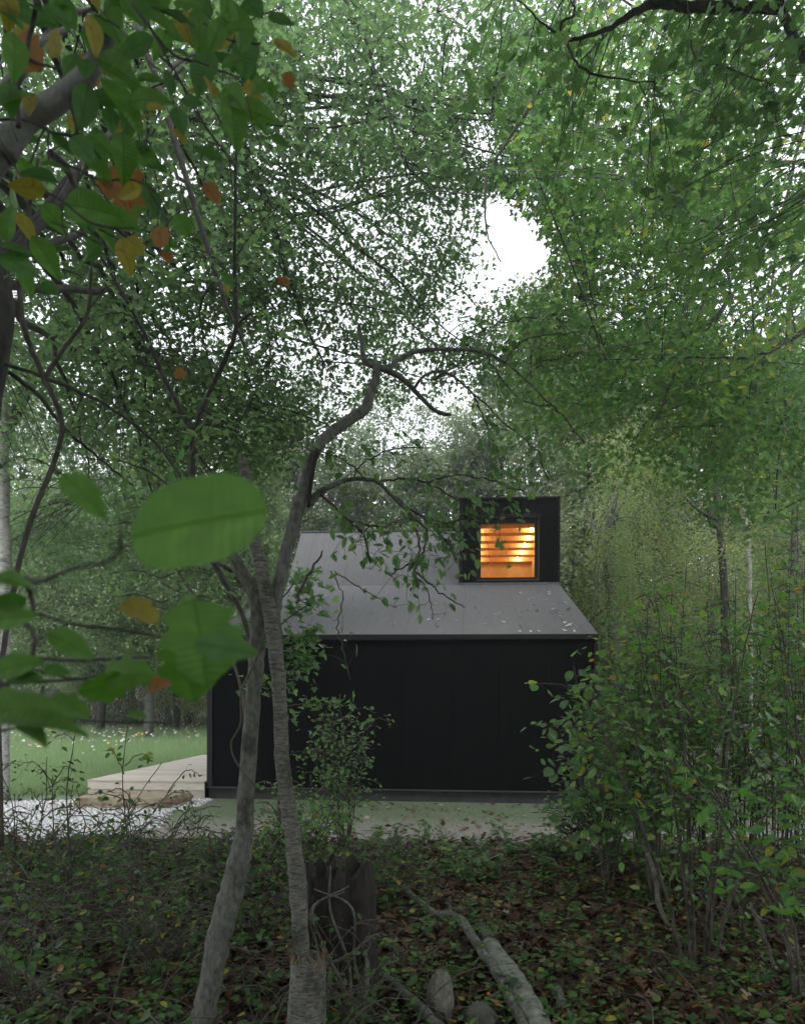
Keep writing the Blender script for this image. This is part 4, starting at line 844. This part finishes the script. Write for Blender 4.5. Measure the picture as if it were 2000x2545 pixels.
# upper left beech branches
root = empty('beech_tree', (-1.9, 1.7, 0), 'smooth grey beech limb at upper left, close by, with large green yellow and brown leaves', 'tree')
bk = MB()
s = smooth_path([(-1.9, 1.7, 0, .05), (-1.85, 1.7, 1.5, .045)] + [tuple(P(a, b_, 1.7)) + (w_ * 1.7 / F / 2,) for a, b_, w_ in [(-80, 480, 76), (0, 385, 70), (50, 310, 64), (130, 258, 58), (195, 205, 52), (238, 140, 44), (265, 85, 38), (285, 40, 34)]], 6)
bk.tube(s[:, :3], s[:, 3], 14, bump=.03); bk.build('limb', BL2, root, smooth=True)
bk = MB()
tw = [[(40,320,15),(38,240,13),(55,150,12),(75,60,11),(90,-20,10)], [(-20,303,7),(60,303,6),(130,335,7),(185,340,10),(215,355,6),(245,400,4)], [(60,150,7),(120,170,6),(150,180,5),(155,220,5),(175,280,5),(190,335,4)],
      [(235,135,16),(300,133,10)], [(115,410,5),(110,320,6),(70,410,5)], [(185,340,7),(180,300,5),(148,230,4)], [(300,-20,8),(380,90,7),(430,140,6),(520,170,5),(600,200,3)], [(330,0,5),(450,220,6),(500,310,6),(560,390,7),(580,420,6)],
      [(-20,430,5),(40,460,5),(130,490,5),(230,560,5),(330,570,3)], [(120,395,6),(200,430,6),(240,470,5),(290,540,4)], [(200,430,5),(250,450,5),(330,450,4),(380,480,3)], [(390,140,6),(430,190,5),(345,230,4)], [(500,60,5),(560,100,4),(640,110,3)], [(560,130,5),(600,60,4),(690,20,3)]]
for i, p in enumerate(tw): bk = MB(); pxtube(bk, p, 1.5 + .12 * (i % 4), 7, wob=.0008); bk.build('twig', BD, root, smooth=True)
rt = np.random.RandomState(5)
for i in range(34):
    a, b_ = rt.uniform(-20, 620), rt.uniform(-20, 640); an = rt.uniform(.2, 1.6); L = rt.uniform(60, 170)
    if a + b_ > 950: continue
    bk = MB(); pxtube(bk, [(a, b_, 4), (a + L * .5 * cos(an) + rt.normal(0, 8), b_ + L * .5 * sin(an), 3.2), (a + L * cos(an), b_ + L * sin(an) * .9, 2)], 1.5 + .1 * (i % 6), 5, wob=.001); bk.build('twig', BD, root, smooth=True)
big = [(30,140,120,-80,0),(60,90,130,80,2),(265,55,150,-70,0),(225,90,95,-80,2),(210,180,80,-85,3),(455,70,100,-70,2),(590,60,150,-75,0),(590,130,150,-60,1),(590,175,170,-25,1),(500,180,130,-85,1),(570,240,110,-60,0),(620,235,90,-80,2),
       (280,170,120,-30,0),(300,260,150,-55,0),(240,375,110,-85,1),(330,120,110,200,1),(420,40,120,-50,1),(395,110,90,-110,0),(90,440,120,-20,1),(215,520,150,-25,0),(320,480,70,190,2),(310,475,130,-80,3),(260,470,60,-60,3),(130,415,70,10,0),
       (130,545,90,-30,0),(110,640,110,-40,0),(65,470,90,200,2),(30,480,90,100,0),(20,350,80,-60,1),(15,30,90,-80,2),(20,250,90,-75,1),(160,30,90,-60,1),(70,260,70,-120,2),(130,110,70,100,2),(350,250,90,-30,1),(370,200,80,10,0),(440,300,80,-70,1),
       (400,600,80,-20,0),(440,340,60,-60,2),(520,480,55,-60,3),(380,270,50,0,2),(260,590,70,-60,0),(330,610,60,-50,2),(395,590,60,-80,3),(410,640,40,-80,3),(60,570,80,-60,2),(15,560,90,80,0),(180,310,60,-90,2),(500,20,90,-100,1),(690,50,70,-20,1),(700,120,70,-40,2),
       (710,200,40,-80,3),(640,310,60,-60,0),(500,380,60,-30,1),(380,420,60,-10,1),(345,370,60,-40,1),(560,310,70,-80,1),(430,130,90,-50,0),(345,30,90,-80,1),(620,20,110,-60,1),(530,90,90,-110,0),(470,230,70,-50,2),(690,350,45,-50,1),(270,300,80,-70,1),(300,400,70,-30,0),(150,360,70,-50,1),
       (450,560,60,-60,0),(480,600,50,-30,1),(230,640,60,-20,1),(60,700,80,-60,0),(30,620,90,-30,1),(120,720,70,-40,1),(560,700,50,-60,1),(560,720,32,-80,2),(700,700,36,10,3),(444,930,34,0,3)]
rb = np.random.RandomState(11)
for _ in range(80):
    q = rb.uniform(0, 1, 2); px_, py_ = q[0] ** .95 * 690, q[1] ** 1.3 * 680
    if px_ + py_ < 1000: big.append((px_, py_, rb.uniform(55, 135) * (1 if px_ < 640 else .6), rb.choice([-60, -80, -30, -100, 10]), rb.choice([0, 0, 0, 1, 1, 2, 2, 3], p=[.17,.17,.17,.2,.2,.03,.03,.03])))
for i, (px, py, L, ang, k) in enumerate(big):
    Y = 1.3 + .9 * ((i * 37) % 10) / 10; lb = {2: 'yellowing leaf', 3: 'brown dry leaf'}.get(k)
    place_leaf(root, MESH[('lobed' if (k == 3 or (L < 75 and i % 3 == 0)) else 'beech', k)], px, py, Y, L * .97, ang + R.normal(0, 12), face=R.uniform(.45, 1), label=lb)
# lower left twig with big out-of-focus leaves
root = empty('young_maple', (-.75, .75, 1.2), 'dark twig close to the lens at left with large blurred green leaves', 'branch')
bk = MB()
for p in [[(-60,1790,14,.9),(0,1730,14,.9),(50,1660,13,.9),(80,1635,13,.9),(85,1590,13,.9),(70,1560,13,.9),(20,1535,12,.9),(-30,1510,11,.9)], [(80,1638,10,.9),(160,1645,9,.92),(260,1642,8,.95),(380,1635,5,1)], [(40,1545,8,.9),(90,1530,8,.9),(180,1555,7,.92),(270,1563,9,.95),(430,1590,6,1.),(520,1615,4,1.)],
          [(-30,1705,11,1.1),(60,1700,10,1.1),(200,1690,8,1.1),(300,1665,5,1.15),(360,1650,3,1.2)], [(85,1530,12,.85),(75,1480,14,.85),(60,1440,12,.8),(95,1450,12,.78),(170,1420,10,.72),(280,1390,8,.66),(300,1330,5,.62)], [(-30,1830,5,1.1),(150,1790,4,1.1),(240,1795,4,1.2),(420,1800,2,1.2)], [(60,1660,6,1.),(130,1680,5,1.),(260,1700,4,1.05)]]:
    bk = MB(); pxtube(bk, p, .9, 8, wob=.0005); bk.build('twig', BD, root, smooth=True)
bigw = big_leaf('wide', leaf_tex('big_blurred_leaf', (.075,.19,.02), (.066,.17,.018)), fold=.08, curl=.1, serr=.01)
place_leaf(root, bigw, 487, 1300, .6, 372, 8, face=.95, label='very large blurred oval leaf nearest the lens')
lo = [(500,1590,210,-78,'lobed',0,.75),(520,1625,170,20,'lobed',0,.8),(560,1612,150,-8,'beech',1,.6),(475,1530,110,120,'lobed',0,.8),(470,1660,160,-80,'lobed',0,.8),(345,1520,100,-25,'lobed',2,.7),(175,1605,120,-30,'beech',0,.85),(205,1230,140,-45,'beech',0,.65),(20,1445,110,-10,'beech',0,.65),
      (30,1540,110,10,'beech',0,.8),(260,1710,110,-160,'lobed',0,.9),(320,1680,120,5,'lobed',0,.9),(400,1700,75,30,'lobed',3,.9),(60,1770,230,0,'beech',0,.75),(90,1800,240,-4,'beech',0,.7),(80,1825,110,-25,'beech',0,.75),(40,1660,120,15,'beech',0,.85),(60,1690,100,-5,'beech',1,.85),(10,1740,120,-4,'beech',0,.8),
      (170,1760,110,-20,'lobed',0,.8),(340,1780,50,-10,'lobed',0,1.2),(140,1670,60,-10,'beech',1,1.),(20,1500,90,190,'beech',1,.8)]
for px, py, L, ang, kd, k, Y in lo: place_leaf(root, MESH[(kd, k)], px, py, Y, L * (1. if py > 1740 else 1.05), ang, face=R.uniform(.22, .4) if py > 1740 else R.uniform(.45, .8), label={2: 'yellowing leaf', 3: 'brown dry leaf'}.get(k))

# --- shrubs
def shrub(name, label, px, Y, hpx, spx, nst, nlf, size, T, lm, group=None, bark=BT, r0=6, rlo=0, rhi=1., lean=0, start=.25, cat='shrub', spread=.07, side=1.):
    X = (px - CX) / F * Y; z = g(X, Y); bpy_ = H - (z - EYE) / Y * F
    root = empty(name, (X, Y, z), label, cat, group); bk = MB(); cm = MB()
    for i in range(nst):
        f = R.uniform(-1, 1); h_ = hpx * R.uniform(.6, 1.05) * (1 - .25 * abs(f)); ex = px + lean + f * spx; y2 = Y + R.normal(0, .3)
        p = [(px + f * spx * .12, bpy_ + 8, r0, Y), (px + f * spx * .35 + R.normal(0, 8), bpy_ - h_ * .35, r0 * .8, Y), (px + lean * .5 + f * spx * .7 + R.normal(0, 12), bpy_ - h_ * .7, r0 * .55, (Y + y2) / 2), (ex, bpy_ - h_, max(2, r0 * .3), y2)]
        leafy_twig(bk, cm, p, Y, max(2, nlf // (nst * 3)), size, T, rlo, rhi, spread, start, side)
        for _ in range(4):
            t = R.uniform(.25, .95); j = min(2, int(t * 3)); q = lerp(np.array(p[j]), np.array(p[j + 1]), t * 3 - j); dx = R.choice([-1, 1]) * R.uniform(40, 130) * 6 / Y; dy = -R.uniform(10, 90) * 6 / Y
            leafy_twig(bk, cm, [(q[0], q[1], 3, q[3]), (q[0] + dx * .5, q[1] + dy * .7, 2.5, q[3] + R.normal(0, .1)), (q[0] + dx, q[1] + dy * .8 + R.uniform(0, 20), 2, q[3] + R.normal(0, .2))], Y, max(2, nlf // (nst * 5)), size, T, rlo, rhi, spread, .2, side)
    bk.build('stems', bark, root, smooth=True); cm.build('foliage', lm, root); return root
TG = 'thicket shrubs right of the cabin'; TL = 'multi-stemmed green shrub in the thicket at the right'
for px, Y, hp, sp_, ns, nl in [(1500, 8.3, 430, 110, 7, 300), (1600, 7.6, 620, 120, 8, 420), (1690, 8.0, 640, 120, 8, 420), (1770, 7.2, 700, 130, 8, 420), (1850, 7.8, 700, 120, 8, 420), (1930, 6.9, 780, 130, 8, 420), (2000, 7.4, 800, 120, 8, 380), (1640, 6.8, 640, 140, 6, 260), (2060, 6.2, 900, 150, 7, 300)]:
    shrub('shrub', TL, px, Y, hp * 1.2, sp_ * 1.15, ns + 3, int(nl * 2.5), .066, OV if px % 20 else RO, GS, TG, r0=6 * 6 / Y, start=.12, spread=.12)
shrub('shrub', 'bright round-leaved shrub at the left end of the thicket reaching over the black wall', 1510, 7.2, 600, 95, 7, 330, .1, RO, GB, r0=6, lean=-40, rhi=.9, spread=.1)
shrub('shrub', 'airy shrub with bright small leaves at the middle of the thicket front', 1740, 5.0, 1080, 260, 7, 330, .07, OV, GB, r0=9, rhi=.85, spread=.12)
shrub('shrub', 'bushy shrub with bright small leaves just right of the cabin wall corner', 1610, 7.9, 700, 120, 7, 360, .065, OV, GB, r0=5, rhi=.9, spread=.12)
shrub('shrub', 'wiry bare-stemmed bush at the cabin right corner, tangled thin dark stems', 1440, 8.4, 230, 45, 14, 60, .05, OV, GB, r0=3.5)
shrub('shrub', 'tall near shrub at the right edge with large dark green leaves', 2010, 4.4, 1060, 260, 8, 420, .085, OV, GS, r0=10, lean=-90)
shrub('shrub', 'low shrub of yellow tinged leaves right of the thicket foot', 1840, 5.6, 300, 160, 7, 120, .06, OV, GU, r0=4)
# barberry and low brush at left
shrub('barberry_bush', 'small-leaved green bush in front of the middle of the black wall', 860, 8.6, 400, 95, 12, 620, .05, RO, GB, r0=3.5, spread=.05, rhi=.75, rlo=.1)
shrub('barberry_bush', 'sprawling small-leaved bush between the birch trunk and the wall bush', 760, 7.2, 300, 110, 9, 480, .045, RO, GS, r0=3.5, spread=.05)
shrub('sapling', 'thin straight stem with paired small leaves standing in front of the deck', 322, 5.4, 640, 12, 2, 70, .045, RO, GU, r0=5, spread=.015, start=.3)
shrub('sapling', 'slim leafy stem left of the stone step', 170, 5.8, 560, 60, 4, 160, .05, OV, GU, r0=6, spread=.04)
shrub('sapling', 'spindly stem leaning over the gravel at the far left', 40, 6.2, 480, 90, 5, 160, .05, OV, GU, r0=5, spread=.04)
shrub('sapling', 'arching stem bowing right toward the deck corner', 240, 6.0, 430, 40, 3, 90, .05, OV, GU, r0=4, lean=170, spread=.03)
LW = 'low brushy shrub of small dark leaves in the left foreground'
for px, Y, hp, sp_, nl in [(60, 7.8, 170, 130, 260), (200, 7.4, 190, 130, 280), (340, 7.8, 180, 130, 300), (470, 7.2, 210, 120, 300), (560, 6.6, 200, 110, 240), (120, 6.0, 230, 150, 300), (300, 5.6, 260, 150, 320), (460, 5.2, 300, 140, 320), (20, 5.0, 300, 150, 260), (200, 4.7, 330, 170, 280), (380, 4.5, 330, 150, 240), (640, 5.6, 280, 120, 260), (680, 7.4, 230, 100, 220), (870, 3.95, 330, 90, 330), (840, 6.2, 230, 100, 200), (960, 6.6, 170, 110, 160), (80, 4.0, 330, 160, 160)]:
    nl = int(nl * (.45 if Y < 6 else .8))
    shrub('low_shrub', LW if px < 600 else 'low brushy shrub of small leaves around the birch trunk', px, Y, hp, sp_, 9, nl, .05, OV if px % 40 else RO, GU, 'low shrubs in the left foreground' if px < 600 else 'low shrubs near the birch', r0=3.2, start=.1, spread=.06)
LR = 'knee-high green seedling shrub along the edge of the lawn'
for px, Y in [(1080, 8.8), (1160, 8.4), (1240, 8.9), (1330, 8.6), (1010, 8.2), (1420, 8.9), (1530, 8.6), (900, 8.7), (1200, 7.6), (1120, 7.4), (1380, 7.9), (1620, 8.8)]:
    for k_ in range(3):
        Y2 = Y + R.uniform(-.5, .5); px2 = px + R.uniform(-40, 40); X = (px2 - CX) / F * Y2; z = g(X, Y2)
        root = empty('seedling_shrub', (X, Y2, z), LR, 'seedling', 'seedling shrubs at the lawn edge'); bk = MB(); cm = MB()
        for st in range(5):
            a = R.uniform(0, 2 * pi); hh = R.uniform(.12, .34); q = smooth_path([(X, Y2, z), (X + .04 * cos(a), Y2 + .04 * sin(a), z + hh * .6), (X + R.uniform(.05, .16) * cos(a), Y2 + .1 * sin(a), z + hh)], 4)
            bk.tube(q, np.linspace(.003, .001, len(q)), 4, cap=False); nn = 9; ii = R.randint(3, len(q), nn); th_ = R.uniform(0, 2 * pi, nn)
            leaves(cm, RO if st % 2 else OV, q[ii], np.stack([np.cos(th_), np.sin(th_), R.normal(-.1, .3, nn)], 1), np.stack([R.normal(0, .35, nn), R.normal(-.2, .35, nn), np.ones(nn)], 1), R.uniform(.04, .075, nn), R.uniform(0, .9, nn))
        bk.build('stems', BT, root); cm.build('foliage', GB, root)

# --- forest floor
def floor_pts(n, y0=3.2, y1=9.4, px0=-120, px1=2120):
    y = y0 * (y1 / y0) ** R.uniform(0, 1, n); x = (R.uniform(px0, px1, n) - CX) / F * y; return x, y
x, y = floor_pts(30000); n = len(x)
z = zg(x, y) + R.uniform(.0, .05, n); d = np.stack([R.normal(0, 1, n), R.normal(0, 1, n), R.normal(0, .25, n)], 1); nm = np.stack([R.normal(0, .45, n), R.normal(0, .45, n), np.ones(n)], 1)
mb = MB(); k = R.uniform(0, 1, n) < .5; sz = R.uniform(.04, .11, n); rn = R.beta(1.6, 1.9, n) * .97
rn = np.where(x < -.3, rn * .75, rn)
pos = np.stack([x, y, z], 1); leaves(mb, MA, pos[k], d[k], nm[k], sz[k], rn[k]); leaves(mb, OK_, pos[~k], d[~k], nm[~k], sz[~k] * 1.2, rn[~k])
tag(mb.build('leaf_litter', LIT), 'brown and orange dead leaves covering the forest floor', 'leaf litter', kind='stuff')
mb = MB(); x, y = floor_pts(900, 9.0, 14, 560, 2100); k = (y < 12.7) | (x > 3.4); x, y = x[k], y[k]; x2, y2 = wedge(5000, 14, 32, 1490, 2150); x = np.r_[x, x2]; y = np.r_[y, y2]; n = len(x)
leaves(mb, MA, np.stack([x, y, zg(x, y) + .02], 1), R.normal(0, 1, (n, 3)) * [1, 1, .2], np.stack([R.normal(0, .3, n), R.normal(0, .3, n), np.ones(n)], 1), R.uniform(.04, .1, n), R.uniform(.4, 1, n))
tag(mb.build('scattered_leaves', LIT), 'scattered dry leaves on the lawn and the slope', 'leaf litter', kind='stuff')
# ground cover
mb = MB(); x, y = floor_pts(5200, 3.4, 9.6); dens = .35 + .65 * smoothstep(6.5, 8.6, y); k = R.uniform(0, 1, len(x)) < np.where(x < -.2, .35 + .6 * smoothstep(5, 7.5, y), dens * np.where(x < 3.2, 1, .6)) * np.where(y > 9, .35, 1); x, y = x[k], y[k]; n = len(x); h_ = R.uniform(.05, .26, n) * np.where(y > 8.3, .4, 1)
for j in range(6):
    a = R.uniform(0, 2 * pi, n); zz = zg(x, y) + h_ * R.uniform(.5, 1, n); off = R.uniform(.01, .05, n)
    leaves(mb, OV if j % 2 else RO, np.stack([x + off * np.cos(a), y + off * np.sin(a), zz], 1), np.stack([np.cos(a), np.sin(a), R.normal(-.1, .3, n)], 1), np.stack([R.normal(0, .3, n), R.normal(-.1, .3, n), np.ones(n)], 1), R.uniform(.025, .06, n), R.uniform(0, 1, n) ** 1.2)
bl = BL[0].copy(); bl[:, 1] *= .6
leaves(mb, (bl, BL[1], BL[2]), np.stack([x, y, zg(x, y)], 1), np.stack([R.normal(0, .2, n), R.normal(0, .2, n), np.ones(n)], 1), np.stack([np.zeros(n), -np.ones(n), np.zeros(n)], 1), h_, R.uniform(0, .3, n))
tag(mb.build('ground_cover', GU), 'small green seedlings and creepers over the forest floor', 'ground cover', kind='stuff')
mb = MB()
for i in range(400):
    x0, y0 = floor_pts(1, 3.3, 8.8, -100, 1000 if i % 3 else 2100); x0 = x0[0]; y0 = y0[0]; a = R.uniform(0, 2 * pi); L = R.uniform(.25, 1.1); up = R.uniform(.0, .5) * L
    q = smooth_path([(x0, y0, g(x0, y0) + .01), (x0 + cos(a) * L * .4 + R.normal(0, .05), y0 + sin(a) * L * .4, g(x0, y0) + up * .8 + .03), (x0 + cos(a) * L, y0 + sin(a) * L, g(x0, y0) + up * R.uniform(.1, 1.2) + .03)], 4)
    mb.tube(q, np.linspace(R.uniform(.002, .006), .001, len(q)), 4, cap=False)
tag(mb.build('twig_tangle', BT), 'tangle of thin dead twigs and vines over the forest floor', 'twigs', kind='stuff')

# --- logs, branches, stump, rocks
def fallen(name, label, path, m, cat='branch', seg=10, bump=.06, side=()):
    """path: (px, py, width px, height above ground)"""
    mb = MB(); pts = []
    for px, py, w_, hh in path:
        Y = (EYE - hh) * F / (py - H); r = w_ * Y / F / 2; pts.append((*P(px, py, Y), r))
    pts = np.array(pts); s = smooth_path(pts, 7); s[1:-1, :3] += R.normal(0, .003, s[1:-1, :3].shape)
    mb.tube(s[:, :3], s[:, 3], seg, bump=bump)
    root = mb.build(name, m, smooth=True); tag(root, label, cat)
    for p in side:
        b2 = MB(); q = [(*P(a, b_, (EYE - hh) * F / (b_ - H) if b_ > H + 150 else 5), w_ * ((EYE - hh) * F / (b_ - H)) / F / 2) for a, b_, w_, hh in p]
        s2 = smooth_path(q, 5); b2.tube(s2[:, :3], s2[:, 3], 7); o = b2.build('side_twig', m, smooth=True); o.parent = root
    return root
fallen('fallen_branch', 'long forked birch branch lying diagonally across the leaf litter, right of the stump', [(990, 2195, 14, .1), (1045, 2240, 17, .12), (1080, 2270, 19, .12), (1120, 2275, 20, .14), (1150, 2290, 24, .15), (1190, 2350, 24, .13), (1240, 2420, 24, .12), (1280, 2500, 26, .1), (1310, 2560, 27, .08)], BB, side=([(1122, 2270, 9, .14), (1119, 2245, 7, .2), (1120, 2228, 4, .25)], [(1080, 2272, 11, .12), (1050, 2285, 10, .1), (1010, 2280, 5, .06)], [(1250, 2463, 11, .11), (1210, 2485, 9, .08), (1185, 2505, 6, .05)]))
fallen('log', 'thick weathered grey log with peeling bark at the bottom, right of the forked branch', [(1215, 2355, 52, .07), (1232, 2380, 60, .08), (1270, 2430, 66, .08), (1310, 2490, 64, .08), (1360, 2580, 62, .06)], bark_mat('weathered_log', (.1,.1,.085), (.2,.21,.18), (.32,.33,.3)), 'log', 16)
fallen('log', 'short pale grey log end just above the thick weathered log', [(1190, 2300, 30, .06), (1210, 2330, 38, .07), (1228, 2352, 36, .07)], BG, 'log', 12)
fallen('fallen_branch', 'smooth dark diagonal branch at the bottom centre, left of the rock', [(940, 2408, 18, .1), (985, 2450, 22, .12), (1030, 2490, 26, .12), (1080, 2540, 28, .1), (1110, 2570, 28, .08)], BG)
fallen('fallen_branch', 'pale branch lying diagonally in the dark lower left corner', [(40, 2400, 16, .05), (80, 2430, 18, .06), (130, 2475, 20, .06), (175, 2515, 20, .05), (230, 2570, 20, .04)], BG)
fallen('fallen_branch', 'rough lichened limb lying level in the lower left brush', [(-20, 2300, 22, .06), (60, 2312, 24, .08), (150, 2318, 20, .08), (220, 2300, 16, .1), (330, 2300, 12, .08), (470, 2320, 9, .05)], BG)
fallen('fallen_branch', 'rotten brown branch sloping up from the left edge of the brush', [(-20, 2425, 34, .05), (30, 2385, 34, .08), (70, 2355, 30, .1), (110, 2335, 22, .1)], BR)
fallen('fallen_branch', 'thin bare branch across the stump, bent downward to the right', [(800, 2410, 9, .3), (860, 2380, 9, .4), (900, 2350, 7, .5), (940, 2320, 5, .55)], BT)
fallen('fallen_branch', 'straight thin stick leaning from the stump to the bottom edge', [(800, 2350, 8, .45), (835, 2410, 10, .35), (880, 2500, 12, .15), (915, 2560, 13, .05)], BT)
fallen('fallen_branch', 'short thorny stem standing by the rotten stump', [(905, 2330, 8, .4), (915, 2420, 13, .25), (905, 2500, 14, .12), (900, 2550, 14, .05)], BG)
fallen('log', 'small broken pale log piece in the leaf litter near the bottom right of the logs', [(1385, 2455, 20, .05), (1395, 2480, 26, .05), (1400, 2500, 26, .05)], BG, 'log')
fallen('fallen_branch', 'short pale stick standing crooked in litter right of the long branch', [(1300, 2345, 7, .1), (1294, 2375, 8, .06), (1292, 2400, 8, .03)], BG)
fallen('fallen_branch', 'slender stem slanting down through litter at lower right', [(1590, 2080, 10, .5), (1625, 2160, 12, .4), (1640, 2250, 12, .25), (1665, 2300, 11, .15)], BT)
fallen('fallen_branch', 'thin leaning sapling stem near the lower right leaf litter', [(1862, 2240, 8, .35), (1895, 2310, 11, .2), (1915, 2370, 10, .08), (1930, 2420, 9, .02)], BT)
def rock_px(label, px, py, Y, w_, h_, m, seed):
    X = (px - CX) / F * Y; r = w_ * Y / F / 2; rz = h_ * Y / F / 2; boulder('rock', (X, Y, EYE + (H - py) / F * Y), (r * 1.1, r * .9, rz * 1.15), m, label, 'rock', None, 4, seed)
rock_px('upright rounded grey-brown rock at bottom centre between two fallen branches', 1096, 2485, 4.2, 78, 130, plain('granite', (.15,.14,.12), .9, 30, .3, .8), 3)
rock_px('flat grey rock half hidden by litter between the forked branch and thick log', 1200, 2535, 4.1, 80, 90, m_rockd, 5)
# rotten stump
root = empty('rotten_stump', P(850, 2560, 4.2) * [1, 1, 0], 'large dark rotten stump with fluted sides and flat top behind the birch trunk', 'stump')
mb = MB(); n = 40; th = np.linspace(0, 2 * pi, n, endpoint=False); flu = 1 + .1 * np.sin(th * 7) + R.normal(0, .09, n)
cX = (835 - CX) / F * 4.35; vv = []
zt = EYE + (H - 2175) / F * 4.35
for h_, s_ in [(-.1, 1.2), (.1, 1.08), (.35, 1.0), (zt * .8, .97), (zt - .03, .95), (zt, .86), (zt - .04, .55), (zt - .2, .3)]:
    jj = R.normal(0, .012, n) + 1; vv += [(cX + .21 * s_ * f_ * j_ * cos(a), 4.45 + .2 * s_ * f_ * j_ * sin(a), h_ + (R.uniform(-.12, .08) if h_ > zt - .1 else 0)) for a, f_, j_ in zip(th, flu, jj)]
ff = [(i * n + j, i * n + (j + 1) % n, (i + 1) * n + (j + 1) % n, (i + 1) * n + j) for i in range(7) for j in range(n)]
mb.add(vv, ff); mb.build('stump', BR, root, smooth=True)
for i in range(5):
    a = R.uniform(-2.6, -.5); mb = MB(); x0, y0 = cX + .24 * cos(a), 4.45 + .23 * sin(a)
    q = smooth_path([(x0 + .12 * cos(a), y0 + .1 * sin(a), 0), (x0 + R.normal(0, .03), y0 - .02, .3), (x0 + R.normal(0, .05), y0 - .03, .6), (x0 + R.normal(0, .12), y0 - .05, zt + R.uniform(-.1, .15))], 6)
    mb.tube(q, np.linspace(.012, .004, len(q)), 5); mb.build('clinging_stem', BG, root, smooth=True)

# ------------------------------------------------------------------ air
mb = MB(); mb.box(-70, 70, -16, 75, -1.5, 34)
m = bpy.data.materials.new('haze_air'); m.use_nodes = True; nt = m.node_tree; nt.nodes.clear()
o_ = nt.nodes.new('ShaderNodeOutputMaterial'); pv = nt.nodes.new('ShaderNodeVolumePrincipled')
pv.inputs['Color'].default_value = (.9, .95, 1, 1); pv.inputs['Density'].default_value = .0025; pv.inputs['Anisotropy'].default_value = .75  # strong forward scatter lets the haze also stand in for lens veil
nt.links.new(pv.outputs[0], o_.inputs['Volume'])
tag(mb.build('haze', m), kind='stuff', label='thin pale haze between the trees, also standing in for lens veil', cat='haze')
